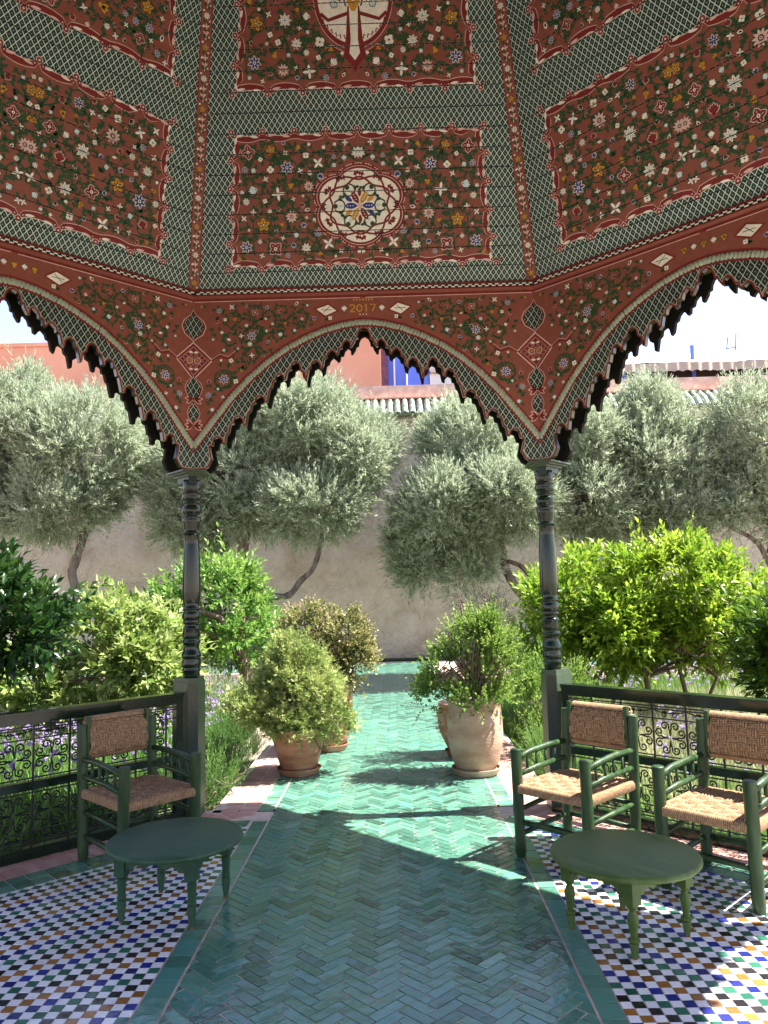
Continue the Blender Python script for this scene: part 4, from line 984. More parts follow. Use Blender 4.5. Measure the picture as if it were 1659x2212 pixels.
# --- columns -----------------------------------------------------------------------------
PR = [(75,230),(80,262),(81,300),(77,330),(74,336),(88,342),(86,352),(80,356),(90,385),(84,412),(75,425),(72,430),(81,436),(78,444),(62,456),(72,470),(89,500),(80,532),(71,552),(70,557),(85,564),(84,576),(80,580),(86,592),(80,620),(68,690),(66,702),(83,712),(83,722),(68,732),(64,740),(68,820),(75,920),(80,1100),(83,1240),(82,1290),(76,1345),(67,1384),(76,1392),(76,1404),(69,1412),(74,1425),(84,1465),(76,1495),(71,1506),(76,1514),(74,1524),(60,1545),(68,1560),(78,1568),(78,1578),(74,1586),(83,1630),(76,1662),(70,1672),(82,1684),(80,1700),(74,1708),(68,1735),(74,1775),(87,1800),(88,1820),(84,1828),(80,1838),(82,1858),(88,1882),(82,1912),(75,1922),(84,1932),(82,1944),(75,1954),(75,1985),(70,2012)]
prof = sorted([(r*.00077, .933+(2010-y)*(2.313-.933)/1780) for r, y in PR], key=lambda t: t[1])
SHAFT = MB().lathe(prof, 28).mesh('column_shaft', M['black_green'], smooth=True)
def kite(s, e=0.0):
    """plan of a corner post: narrow inner face, sides square to the two panels (local y outwards)"""
    w, d = .036*s+e, .19*s+e; c, sn = math.cos(PI/8), math.sin(PI/8)
    return [(-w, -e), (w, -e), (w+d*sn, d*c), (-w-d*sn, d*c)]
POST = MB().prism(kite(1.0), -.02, .905).prism([(x*.92, .006+y*.92) for x, y in kite(1.0)], .905, .935).mesh('column_post', M['post_lit'])
FACE = MB().prism([(-.0345, -.004), (.0345, -.004), (.0345, .02), (-.0345, .02)], -.018, .9).mesh('post_shade_face', M['black_green'])  # dark plate: shade of the inner post face painted as colour
CAPM = MB().prism([(x*.8, .02+y*.8) for x, y in kite(1.0)], 2.295, 2.335).prism(kite(1.0, .0), 2.335, 2.35).prism(kite(1.0, .022), 2.35, 2.362).prism(kite(1.0, .042), 2.362, 2.3735).mesh('capital', M['post_lit'])
CAPF = MB().prism([(-.03, .012), (.03, .012), (.03, .03), (-.03, .03)], 2.28, 2.36).mesh('capital_shade_face', M['black_green'])  # dark plate painting the shade on the inner side of the capital
for k in range(8):
    a = PI/8+k*PI/4; F = Matrix.Translation((0, CY, 0)) @ Matrix.Rotation(-a, 4, 'Z') @ Matrix.Translation((0, APO/math.cos(PI/8), 0))
    po = ob('column_post', POST, pav, F); ob('post_shade_face', FACE, po)
    ob('column_shaft', SHAFT, pav, F @ Matrix.Translation((0, .075, 0))); cp = ob('capital', CAPM, pav, F); ob('capital_shade_face', CAPF, cp)
# --- roof over the ceiling with deep eaves -------------------------------------------------
q = MB(); rr = [(APO+.2, 3.56), (APO+.54, 3.50), (APO+.54, 3.58), (APO+.28, 3.80), (2.5, 6.3), (.02, 8.8)]
for ap, z in rr:
    for k in range(8):
        a = PI/8+k*PI/4; r = ap/math.cos(PI/8); q.v.append((r*math.sin(a), CY+r*math.cos(a), z))
for j in range(len(rr)-1):
    for k in range(8): q.f.append((j*8+k, j*8+(k+1) % 8, (j+1)*8+(k+1) % 8, (j+1)*8+k)); q.m.append(0)
ob('roof', q.mesh('roof', M['green_wood']), pav)
# ---------------------------------------------------------------- railings with iron scrollwork
def spiral(c, r0, r1, a0, a1, n=20): return [(c[0]+(r0+(r1-r0)*t)*math.cos(a0+(a1-a0)*t), c[1]+(r0+(r1-r0)*t)*math.sin(a0+(a1-a0)*t)) for t in [i/n for i in range(n+1)]]
def xz(pts): return [(p[0], 0, p[1]) for p in pts]
BR = .0038
def scroll_mesh():
    q = MB()
    for sg in (-1, 1):
        stem = [(0, .012), (sg*.001, .03), (sg*.004, .046)]
        sp = spiral((.0335, .071), .028, .006, math.radians(205), math.radians(205-470)); sp = [(sg*x, z) for x, z in sp]
        q.tube(xz(stem+sp), BR, 4, flat=1.3)
    return q.mesh('scroll', M['iron'])
SCROLL = scroll_mesh()
q = MB()
for sg in (-1, 1):
    sp = spiral((.030, .0), .021, .006, math.radians(150), math.radians(150-430), 16); q.tube(xz([(sg*x, z) for x, z in sp]), BR*.9, 4)
q.tube(xz([(-.098, .024), (-.05, .012), (-.012, .010), (.012, .010), (.05, .012), (.098, .024)]), BR*.9, 4)
FRIEZE = q.mesh('frieze_scroll', M['iron'])
def railing(side, label):
    e = Vector((side*r2, -r2, 0)); ang = math.atan2(e.y, e.x)
    root = thing('railing', label, 'railing', (side*S2, AY, 0), ang if side > 0 else ang+PI, 'railings with iron scrollwork between the columns')
    sx = 1 if side > 0 else -1                       # local x runs away from the far column for sx=1
    L_ = 2*S2; x0, x1 = .055, L_-.055
    oy = .06                                          # outwards
    def B(mbx, xa, xb, ya, yb, za, zb): mbx.box((sx*(xa+xb)/2, (ya+yb)/2, (za+zb)/2), (abs(xb-xa), yb-ya, zb-za))
    q = MB(); B(q, x0, x1, oy-.045, oy+.045, .826, .845); B(q, x0, x1, oy-.03, oy+.03, .772, .826); B(q, x0, x1, oy-.037, oy+.037, .812, .824); ob('top_rail', q.mesh('top_rail', M['black_green']), root)
    q = MB(); B(q, x0, x1, oy-.025, oy+.025, .392, .44); ob('middle_rail', q.mesh('middle_rail', M['black_green']), root)
    q = MB(); B(q, x0, x1, oy-.035, oy+.035, -.004, .058); B(q, x0, x1, oy-.028, oy+.028, .058, .066); ob('bottom_rail', q.mesh('bottom_rail', M['black_green']), root)
    for xa in (x0, x1-.05): 
        q = MB(); B(q, xa, xa+.05, oy-.028, oy+.028, .066, .772); ob('stile', q.mesh('stile', M['black_green']), root)
    xs = [.166+.2135*i for i in range(11)] if side < 0 else [.052+.2105*i for i in range(12)]
    xs = [x for x in xs if x0+.04 < x < x1-.04]
    q = MB().box((0, 0, .606), (.011, .009, .333)); B1 = q.mesh('grille_bar', M['iron']); q = MB().box((0, 0, .229), (.011, .009, .327)); B2 = q.mesh('grille_bar', M['iron'])
    for x in xs: ob('grille_bar', B1, root, T(sx*x, oy, 0)); ob('grille_bar', B2, root, T(sx*x, oy, 0))
    for z in (.752, .737, .68, .456, .372, .152, .104, .085):
        q = MB(); B(q, x0+.04, x1-.04, oy-.005, oy+.005, z-.0035, z+.0035); ob('grille_rod', q.mesh('grille_rod', M['iron']), root)
    cells = [(xs[i]+xs[i+1])/2 for i in range(len(xs)-1)]; w = (xs[1]-xs[0]-.01)
    for cx in cells:
        for cz in (.568, .262):
            for a in range(4):
                ob('scroll', SCROLL, root, Matrix.Translation((sx*cx, oy, cz)) @ Matrix.Rotation(a*PI/2, 4, 'Y') @ Matrix.Scale(.98, 4))
        for cz, fl in ((.706, 0), (.128, PI)): ob('frieze_scroll', FRIEZE, root, Matrix.Translation((sx*cx, oy, cz)) @ Matrix.Rotation(fl, 4, 'Y'))
    return root
railing(-1, 'dark green wooden railing with black iron scrollwork behind the single left armchair')
railing(1, 'dark green wooden railing with black iron scrollwork behind the two right armchairs')

# ---------------------------------------------------------------- armchairs of round poles and woven straw rope
def pole(p0, p1, r, seg=7, wob=.0016, n=9, top=True, taper=1.0):
    p0, p1 = Vector(p0), Vector(p1); pts = []; rr = []
    for i in range(seg+1):
        t = i/seg; w = Vector((random.uniform(-wob, wob), random.uniform(-wob, wob), 0)) if 0 < i < seg else Vector((0, 0, 0)); pts.append(p0.lerp(p1, t)+w); rr.append(r*(1+(taper-1)*t)*random.uniform(.96, 1.04))
    q = MB()
    if top:
        d = (p1-p0).normalized(); pts.append(p1+d*.004); rr[-1] = r*taper; rr.append(r*.8*taper)
        pts.insert(0, p0); rr.insert(0, r*.78); pts[1] = p0+d*.03; 
    return q.tube(pts, rr, n)
def weave(nu, nv, W_, L_, surf, ratio=.62, cords=4, rise=.008, pattern=None):
    """basket weave: patches of rope cords going over and under; surf(u,v) -> (point, normal)"""
    q = MB()
    def cord(pa, pb, up, rad, segs=5):
        pts = []
        for i in range(segs+1):
            t = i/segs; P0 = pa(t); p, n_ = surf(*P0); pts.append(Vector(p)+Vector(n_)*(up*math.sin(PI*t)**.7-.007))
        q.tube(pts, rad, 5, caps=False)
    du, dv = 1/nu, 1/nv
    for i in range(nu):
        for j in range(nv):
            over = pattern(i, j)
            if over:          # long patch along v
                for k in range(cords):
                    u = (i+(k+.5)/cords)*du+random.uniform(-.002, .002); v0, v1 = (j-.2)*dv, (j+1.2)*dv; v0, v1 = max(0, v0), min(1, v1)
                    cord(lambda t: (u, v0+(v1-v0)*t), None, rise, du*W_/cords*.5)
            else:
                for k in range(cords):
                    v = (j+(k+.5)/cords)*dv+random.uniform(-.002, .002); u0, u1 = max(0, (i-.2)*du), min(1, (i+1.2)*du)
                    cord(lambda t: (u0+(u1-u0)*t, v), None, rise, dv*L_/cords*.5)
    return q
CW, CD = .445, .46                          # between post centres: width, depth
def armchair(label, x, y, rz, group='rustic armchairs along the railings'):
    """origin: middle of the footprint; front towards local -y"""
    root = thing('armchair', label, 'chair', (x, y, .003), rz, group)
    G = M['green_wood']; hw_, hd = CW/2, CD/2
    for sx in (-1, 1):
        ob('leg', pole((sx*hw_, -hd, 0), (sx*hw_*1.0, -hd-.012, .585), .031).mesh('leg', G, smooth=True, auto=50), root)
        ob('leg', pole((sx*hw_, hd, 0), (sx*hw_*1.0, hd+.045, .75), .030).mesh('leg', G, smooth=True, auto=50), root)
        arm = MB().tube([(sx*hw_, -hd, .535), (sx*(hw_+.003), -.1, .556), (sx*(hw_-.002), .08, .566), (sx*hw_, hd+.02, .562)], [.017, .0185, .018, .016], 8); a_ = ob('armrest', arm.mesh('armrest', G, smooth=True), root)
        ob('arm_rail', MB().tube([(sx*hw_, -hd, .445), (sx*(hw_-.003), -.05, .462), (sx*hw_, hd+.015, .468)], [.016, .018, .015], 8).mesh('arm_rail', G, smooth=True), root)
        for k in range(4):
            yy = -hd+.09+k*.09; ob('spindle', MB().tube([(sx*hw_, yy, .455), (sx*hw_, yy+.004, .548)], .0085, 6).mesh('spindle', G, smooth=True), root)
        for z, r in ((.255, .014), (.12, .015)): ob('stretcher', MB().tube([(sx*hw_, -hd, z+.0), (sx*(hw_+.002), 0, z+.012), (sx*hw_, hd+.006, z+.018)], [r*.9, r*1.1, r*.9], 7).mesh('stretcher', G, smooth=True), root)
    for yy, zs in ((-hd, (.19,)), (hd+.008, (.27, .14))):
        for z in zs: ob('stretcher', MB().tube([(-hw_, yy, z), (0, yy, z+.004), (hw_, yy, z)], [.014, .0155, .014], 7).mesh('stretcher', G, smooth=True), root)
    # seat: woven sheet over four rails
    sw, sd = CW+.005, CD+.03
    def ssurf(u, v):
        x_, y_ = (u-.5)*sw, (v-.5)*sd; e = max(abs(u-.5), abs(v-.5))*2; z = .392-.010*(1-e*e)
        if e > .86: z -= (e-.86)**2*1.1
        return (x_, y_, z), (0, 0, 1)
    q = weave(7, 8, sw, sd, ssurf, pattern=lambda i, j: (i+j) % 2 == 0, cords=4, rise=.016)
    seat = ob('seat', q.mesh('seat', M['rope'], smooth=True), root)
    q = MB()                                  # rope wound round the seat rails
    for (ax, n) in (('x', 46), ('y', 46)):
        for sg in (-1, 1):
            for k in range(n):
                t = (k+.5)/n-.5
                if abs(t) > .455: continue
                c = (t*sw, sg*sd/2, .372) if ax == 'x' else (sg*sw/2, t*sd, .372); ring = []
                for m_ in range(9):
                    a = PI*1.6*m_/8-.8; rr = .026; d1 = math.cos(a)*rr*.62; d2 = math.sin(a)*rr
                    ring.append((c[0], c[1]+sg*d1, c[2]+d2) if ax == 'x' else (c[0]+sg*d1, c[1], c[2]+d2))
                q.tube(ring, .0054, 5, caps=False)
    ob('seat_binding', q.mesh('seat_binding', M['rope'], smooth=True), seat)
    ob('seat_underside', MB().box((0, 0, .366), (sw*.97, sd*.97, .030)).mesh('seat_underside', M['rope_dark']), seat)  # dark sheet standing in for shade between the cords
    # backrest: sleeve of woven rope round two slats, leaning back
    bw, bh = .365, .20
    def bsurf(u, v):
        x_ = (u-.5)*bw; a = (v-.5); z = .575+v*bh; yy = hd+.012+.05*(z-.4)/.35
        bul = .030*(1-(abs(a)*2)**4); return (x_, yy-bul, z), (0, -1, .1)
    q = weave(7, 5, bw, bh, bsurf, pattern=lambda i, j: (i+2*j) % 2 == 0 if j % 2 else (i+1) % 2 == 0, cords=4, rise=.015)
    q2 = weave(7, 5, bw, bh, lambda u, v: ((bsurf(u, v)[0][0], bsurf(u, v)[0][1]+.05, bsurf(u, v)[0][2]), (0, 1, 0)), pattern=lambda i, j: i % 2 == 0, cords=3, rise=.006)
    back = ob('backrest', q.mesh('backrest', M['rope'], smooth=True), root); ob('backrest_rear', q2.mesh('backrest_rear', M['rope'], smooth=True), back)
    q = MB()
    for k in range(44):                       # rope ends folded over the top, the bottom and the sides
        x_ = (k+.5)/44*bw-bw/2
        for zc, sg in ((.575+bh-.004, 1), (.575+.004, -1)):
            yc = hd+.022+.05*(zc-.4)/.35; q.tube([(x_, yc-.03*math.cos(a), zc+sg*.022*math.sin(a)) for a in [PI*i/6 for i in range(7)]], .0056, 5, caps=False)
    for k in range(26):
        z_ = .58+(k+.5)/26*(bh-.01); yc = hd+.022+.05*(z_-.4)/.35
        for sg in (-1, 1): q.tube([(sg*(bw/2-.006+.02*math.sin(a)), yc-.028*math.cos(a), z_) for a in [PI*i/5 for i in range(6)]], .0056, 5, caps=False)
    ob('backrest_binding', q.mesh('backrest_binding', M['rope'], smooth=True), back)
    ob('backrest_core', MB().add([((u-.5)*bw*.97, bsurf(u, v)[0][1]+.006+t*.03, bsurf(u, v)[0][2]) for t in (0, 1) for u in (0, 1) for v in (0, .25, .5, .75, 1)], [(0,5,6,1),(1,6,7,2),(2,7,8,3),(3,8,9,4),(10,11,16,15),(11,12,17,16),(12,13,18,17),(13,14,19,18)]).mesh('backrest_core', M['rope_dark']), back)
    for xx in (-.188, .188): ob('back_slat', MB().box((xx, hd+.035, .675), (.022, .03, .25)).mesh('back_slat', G), root)
    for zz in (.60, .745): ob('back_bar', MB().tube([(-hw_, hd+.025+.05*(zz-.4)/.35-.01, zz), (hw_, hd+.025+.05*(zz-.4)/.35-.01, zz)], .011, 8).mesh('back_bar', G, smooth=True), root)
    return root
def place_chair(label, FL, FR):
    """from the feet of the front legs (seen from the sitter: left and right in the picture)"""
    FL, FR = Vector((*FL, 0)), Vector((*FR, 0)); d = (FR-FL).normalized(); m = (FL+FR)/2; nrm = Vector((-d.y, d.x, 0)); c = m+nrm*(CD/2); armchair(label, c.x, c.y, math.atan2(d.y, d.x))
place_chair('dark green armchair with brown woven seat by the left railing, behind the left round table', (-1.315, 2.077), (-1.008, 2.407))
place_chair('green armchair with woven straw seat nearest the right column', (.845, 2.312), (1.149, 1.996))
place_chair('green armchair with pale woven straw seat cut by the right edge, furthest from the column', (1.477, 1.846), (1.795, 1.515))

# ---------------------------------------------------------------- low round tables
def low_table(label, x, y, rz, R_, hh, half, prof, m):
    root = thing('coffee_table', label, 'table', (x, y, .003), rz, 'low round green tables')
    ob('table_top', MB().lathe([(R_*.93, hh-.028), (R_*.985, hh-.026), (R_, hh-.02), (R_, hh-.012), (R_*.985, hh-.004), (R_*.965, hh)], 64).mesh('table_top', m, smooth=True, auto=40), root)
    za, zb = hh-.028, hh-.115
    for k in range(4):                         # apron boards with a scalloped lower edge
        n = 28; vs = []
        for i in range(n+1):
            t = i/n; x_ = (t-.5)*2*(half+.012); s = abs(t-.5)*2
            if s > .80: z = zb
            elif s > .62: z = zb+.012+.012*math.sin((s-.62)/.18*PI)
            elif s > .30: z = zb+.02+.020*math.sin((.62-s)/.32*PI)
            else: z = zb+.022+.026*math.cos(s/.30*PI/2)
            vs += [(x_, -half-.016, za), (x_, -half-.016, z), (x_, -half+.004, za), (x_, -half+.004, z)]
        fs = []
        for i in range(n): o_ = 4*i; fs += [(o_, o_+1, o_+5, o_+4), (o_+2, o_+6, o_+7, o_+3), (o_+1, o_+3, o_+7, o_+5)]
        ob('apron_board', MB().add(vs, fs).mesh('apron_board', m), root, Matrix.Rotation(k*PI/2, 4, 'Z') @ Matrix.Scale(1-.002*(k % 2), 4))
    leg = MB(); leg.box((0, 0, hh-.08), (.052, .052, .098)); leg.lathe(prof, 16)
    leg.lathe([(.009, 0), (.011, .002), (.011, .008)], 10, mi=1)
    me = leg.mesh('leg', [m, M['amber_z']], smooth=True, auto=35)
    for sx in (-1, 1):
        for sy in (-1, 1): ob('leg', me, root, T(sx*half, sy*half, 0))
    return root
PA = [(.010,.006),(.013,.015),(.0185,.055),(.021,.09),(.021,.1),(.017,.104),(.021,.109),(.021,.116),(.018,.12),(.019,.15),(.022,.19),(.0225,.195),(.018,.2),(.0225,.206),(.0235,.232)]
PB = [(.010,.006),(.014,.02),(.019,.055),(.019,.062),(.014,.066),(.024,.072),(.024,.078),(.013,.086),(.015,.1),(.021,.135),(.024,.155),(.02,.17),(.013,.182),(.013,.188),(.022,.2),(.023,.21),(.019,.222),(.014,.226),(.02,.232)]
low_table('green round low table before the left armchair, coloured darker for shade', -.915, 1.69, math.radians(-12.5), .322, .34, .178, PA, M['table_shaded'])
low_table('green round low table before the right armchairs, coloured lighter for sunlight', 1.148, 1.355, math.radians(-56), .318, .34, .17, PB, M['table_sunlit'])

# ---------------------------------------------------------------- terracotta pots on saucers
def pot(kind, x, y, prof, m, label_s, r_s, h_s, root):
    ob('pot', MB().lathe(prof, 40, (0, 0, 0), caps=False).mesh('pot', m, smooth=True, auto=60), root)
    top = [p for p in prof if p[1] == max(q_[1] for q_ in prof)][0]
    ob('soil', MB().lathe([(.005, prof[-1][1]), (prof[-1][0], prof[-1][1])], 24, caps=False).mesh('soil', M['soil']), root)
    s = ob('saucer', MB().lathe([(.02, .002), (r_s*.86, .002), (r_s*.93, h_s*.55), (r_s, h_s*.8), (r_s*1.01, h_s), (r_s*.95, h_s), (r_s*.9, h_s*.6), (.02, h_s*.45)], 36, caps=False).mesh('saucer', m, smooth=True, auto=40))
    s.location = (x, y, .004); tag(s, label_s, 'saucer', 'terracotta saucers under the pots')
# ---------------------------------------------------------------- foliage engine
def nrmz(a): return a/np.maximum(np.linalg.norm(a, axis=-1, keepdims=True), 1e-9)
LEAF2 = (np.array([(0,0,0),(-.5,.45,.10),(.5,.45,.10),(0,1,0)]), np.array([(0,2,3),(0,3,1)]))
LEAF4 = (np.array([(0,0,0),(-.5,.42,.12),(.5,.42,.12),(0,.5,0),(0,1,-.12)]), np.array([(0,3,1),(0,2,3),(1,3,4),(3,2,4)]))
LEAFR = (np.array([(0,0,0),(-.42,.3,.06),(.42,.3,.06),(-.5,.7,.1),(.5,.7,.1),(0,1,0)]), np.array([(0,2,1),(1,2,4),(1,4,3),(3,4,5)]))
LEAF3L = (np.array([(0,0,0),(-.1,.4,0),(-.6,.75,.1),(-.1,.6,.02),(0,1,.1),(.1,.6,.02),(.6,.75,.1),(.1,.4,0)]), np.array([(0,7,1),(1,3,2),(1,7,3),(3,7,5),(3,5,4),(7,6,5)]))
BLADE = (np.array([(-.5,0,0),(.5,0,0),(-.42,.5,.0),(.42,.5,.0),(0,1,-.35)]), np.array([(0,1,3),(0,3,2),(2,3,4)]))
def leaf_mesh(name, P, D, Ln, Wd, m, shade, tmpl, up=(0,0,1), upj=.6):
    V, F = tmpl; n = len(P); k = len(V); D = nrmz(D)
    ref = np.asarray(up)+rng.normal(0, upj, (n, 3)); S = nrmz(np.cross(D, ref)); Nn = np.cross(S, D)
    co = P[:, None]+S[:, None]*(V[None, :, 0:1]*Wd[:, None, None])+D[:, None]*(V[None, :, 1:2]*Ln[:, None, None])+Nn[:, None]*(V[None, :, 2:3]*np.minimum(Ln, Wd*2.2)[:, None, None])
    fa = (np.arange(n)[:, None, None]*k+F[None]).reshape(-1, 3)
    me = bpy.data.meshes.new(name); me.vertices.add(n*k); me.vertices.foreach_set('co', co.astype(np.float32).ravel())
    nf = len(fa); me.loops.add(nf*3); me.loops.foreach_set('vertex_index', fa.astype(np.int32).ravel())
    me.polygons.add(nf); me.polygons.foreach_set('loop_start', np.arange(0, nf*3, 3, dtype=np.int32))
    me.materials.append(m); me.update(calc_edges=True); set_attr(me, np.repeat(np.clip(shade, 0, 1), k)); return me
def rdir(n): return nrmz(rng.normal(0, 1, (n, 3)))
def crown(ells, nclump, per, clump_r, up=.5, inner=.62, flat=0.0):
    """sprig bases and directions on clumps spread over a union of ellipsoids"""
    ells = [(np.array(c, float), np.array(r, float)) for c, r in ells]; w = np.array([(r.prod())**(2/3) for c, r in ells]); w /= w.sum()
    idx = rng.choice(len(ells), nclump, p=w); cc = np.array([ells[i][0] for i in idx]); rr = np.array([ells[i][1] for i in idx])
    u = rdir(nclump); rad = rng.uniform(inner, 1.0, (nclump, 1)); ctr = cc+u*rr*rad
    keep = np.ones(nclump, bool)
    for c, r in ells: keep &= ~((((ctr-c)/r)**2).sum(1) < .42)
    ctr, cc, rr = ctr[keep], cc[keep], rr[keep]; csh = rng.normal(0, .11, len(ctr)); csz = rng.uniform(.6, 1.25, len(ctr))
    j = np.repeat(np.arange(len(ctr)), per); off = rdir(len(j))*(rng.random((len(j), 1))**.5)*clump_r*csz[j][:, None]
    base = ctr[j]+off; out = nrmz((base-cc[j])/rr[j]**1.0); d = nrmz(out*.55+nrmz(off)*.5+np.array([0, 0, up])+rng.normal(0, .3, (len(j), 3)))
    return base, d, csh[j]
def sprigs(base, d, L, nl, spread=.9, droop=0.0, lj=.3):
    """leaves along twigs"""
    n = len(base); L = L*rng.uniform(1-lj, 1+lj, n)*np.where(rng.random(n) < .06, 1.8, 1.0); t = np.linspace(.06, 1, nl)[None, :]*np.ones((n, 1)); t = np.clip(t+rng.normal(0, .03, t.shape), 0, 1)
    P = base[:, None]+d[:, None]*(t*L[:, None])[..., None]; P[..., 2] -= droop*(t*L[:, None])**2*4
    a = nrmz(np.cross(d, rdir(n))); b = np.cross(d, a); ph = (np.arange(nl)*2.4)[None, :]+rng.uniform(0, 6.28, (n, 1)); sp = spread*(1-.65*t**2)
    D = d[:, None]*1.0+(a[:, None]*np.cos(ph)[..., None]+b[:, None]*np.sin(ph)[..., None])*sp[..., None]; D[..., 2] -= droop*.5
    return P.reshape(-1, 3), D.reshape(-1, 3), t.ravel()
def foliage(name, ells, nclump, per, clump_r, L, nl, leaf, wid, m, tmpl, up=.5, spread=.9, droop=0.0, inner=.62, sh0=.45, shv=.12, tipb=.2, parent=None, pieces=0, upj=.6):
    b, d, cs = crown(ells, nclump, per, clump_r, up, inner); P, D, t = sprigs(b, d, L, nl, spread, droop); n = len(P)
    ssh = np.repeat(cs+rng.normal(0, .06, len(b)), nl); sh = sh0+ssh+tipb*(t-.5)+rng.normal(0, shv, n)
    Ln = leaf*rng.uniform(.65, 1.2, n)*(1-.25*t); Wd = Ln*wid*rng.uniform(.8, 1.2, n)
    if pieces:                                 # the largest leaves on the near side are parts of their own
        dist = np.linalg.norm(P-np.array([.18, -2.1, 1.5]), axis=1); order = np.argsort(dist); mvar = []
        for s in (.2, .35, .5, .65, .8):
            mvar.append(leaf_mesh('leaf', np.zeros((1, 3)), np.array([[0, 1., 0]]), np.array([1.]), np.array([wid]), m, np.array([s]), tmpl, upj=0))
        sel = order[:pieces*3][::3]; mask = np.ones(n, bool); mask[sel] = False
        for i in sel:
            y = Vector(D[i]).normalized(); s = y.cross(Vector((0, 0, 1))+Vector(rng.normal(0, upj, 3))).normalized(); z = s.cross(y)
            Mx = Matrix(((s.x, y.x, z.x, P[i][0]), (s.y, y.y, z.y, P[i][1]), (s.z, y.z, z.z, P[i][2]), (0, 0, 0, 1))) @ Matrix.Scale(Ln[i], 4)
            ob('leaf', mvar[int(min(4, max(0, sh[i]*5)))], parent, Mx)
        P, D, Ln, Wd, sh = P[mask], D[mask], Ln[mask], Wd[mask], sh[mask]
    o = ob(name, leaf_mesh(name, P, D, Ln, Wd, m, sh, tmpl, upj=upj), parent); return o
def limb(pts, r0, r1, m, n=9, knob=.12):
    """bent tapering branch through pts"""
    pts = [Vector(p) for p in pts]; dense = []; k = 5
    for i in range(len(pts)-1):
        p0 = pts[max(i-1, 0)]; p1, p2 = pts[i], pts[i+1]; p3 = pts[min(i+2, len(pts)-1)]
        for j in range(k):
            t = j/k; dense.append(.5*((2*p1)+(p2-p0)*t+(2*p0-5*p1+4*p2-p3)*t*t+(3*p1-p0-3*p2+p3)*t**3))
    dense.append(pts[-1]); N_ = len(dense); rad = [(r0+(r1-r0)*i/(N_-1))*random.uniform(1-knob, 1+knob) for i in range(N_)]
    return dense, rad
def wood(name, limbs, m, parent, n=9):
    q = MB()
    for pts, r0, r1 in limbs:
        d, r = limb(pts, r0, r1, m); q.tube(d, r, n)
    return ob(name, q.mesh(name, m, smooth=True), parent)
def branches_into(ells, start, k, r0, r1):
    out = []
    for c, r in ells:
        for _ in range(k):
            u = rng.normal(0, 1, 3); u /= np.linalg.norm(u); u[2] = abs(u[2])*.6; e = np.array(c)+u*np.array(r)*.7; s = np.array(start); mid = (s+e)/2+rng.normal(0, .12, 3)+np.array([0, 0, .1])
            out.append(([tuple(s), tuple(mid), tuple(e)], r0, r1))
    return out
# ---------------------------------------------------------------- olive trees along the wall
def olive(label, ells, trunk, r0, extra=(), dens=1.0, sh=.5):
    ells = [(c, tuple(max(.25, q_-.17) for q_ in r)) for c, r in ells]
    root = thing('olive_tree', label, 'tree', (0, 0, 0), 0, 'olive trees along the garden wall')
    w = [(trunk, r0, r0*.62)]+[(e[0], e[1], e[2]) for e in extra]+branches_into(ells, trunk[-1], 4, r0*.42, .012)
    wood('trunk', w, M['bark'], root)
    vol = sum((r[0]*r[1]*r[2])**(2/3) for c, r in ells)
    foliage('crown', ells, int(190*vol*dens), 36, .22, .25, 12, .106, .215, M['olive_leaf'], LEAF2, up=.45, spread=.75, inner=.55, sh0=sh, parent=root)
    return root
olive('large olive tree at the left edge with a crooked knobbly trunk', [((-6.7,11,4.35),(1.4,1.1,1.15)),((-5.2,10.8,4.0),(1.2,1.0,1.25)),((-7.3,10.8,3.3),(1.1,1.0,.9)),((-5.7,10.7,3.1),(1.1,.9,.72)),((-6.3,10.9,5.1),(.6,.5,.5))],
      [(-5.35,11,-.15),(-5.42,11,.6),(-5.5,11,1.25),(-5.30,11,1.42),(-5.42,11,1.9),(-5.38,11,2.1),(-5.22,11,2.6),(-5.2,11,3.0)], .10)
olive('broad olive tree behind the left column with one branch reaching low to the right', [((-1.35,11,4.35),(1.25,1.0,.95)),((-2.6,11,3.5),(1.2,.9,.95)),((-.4,10.8,3.9),(.85,.8,.75)),((-1.2,10.6,3.0),(1.0,.8,.75)),((-3.35,11.1,2.8),(.85,.7,.75)),((-3.3,11.1,3.6),(.95,.8,.8)),((-2.2,10.9,2.9),(.7,.6,.5))],
      [(-2.2,11,-.15),(-2.3,11,.8),(-2.28,11,1.5),(-2.45,11,2.1),(-2.4,11,2.6),(-2.3,11,3.1)], .12, extra=[([(-2.25,11,1.2),(-2.0,10.9,1.42),(-1.65,10.9,1.46),(-1.42,10.9,1.72),(-1.2,10.9,1.95),(-1.0,10.8,2.6)],.065,.04)])
olive('olive tree right of the centre with hanging foliage and a forked leaning trunk', [((1.5,11,3.9),(.85,1.1,1.0)),((1.0,10.6,2.85),(.85,1.15,.8)),((2.0,10.7,3.05),(.9,1.3,.85)),((1.45,10.6,2.3),(.6,.55,.7)),((.55,10.8,2.3),(.5,.5,.7)),((1.3,10.6,1.85),(.36,.36,.55)),((.6,10.7,1.9),(.30,.30,.5))],
      [(2.75,11,-.15),(2.68,11,.7),(2.55,11,1.15),(2.25,11,1.5),(2.08,11,1.85),(2.02,11,2.3),(1.8,11,2.9)], .10, extra=[([(2.5,11,1.2),(2.52,10.95,1.6),(2.35,10.95,1.85),(2.12,10.95,1.95)],.05,.04)])
olive('olive tree just right of the right column', [((3.6,11.2,4.0),(.8,.8,1.0)),((3.5,11.1,3.0),(.95,.8,.85)),((4.1,11.2,2.8),(.5,.6,.6))], [(3.35,11.2,-.15),(3.3,11.2,1.0),(3.42,11.2,1.9),(3.32,11.2,2.3),(3.5,11.2,3.0)], .085)
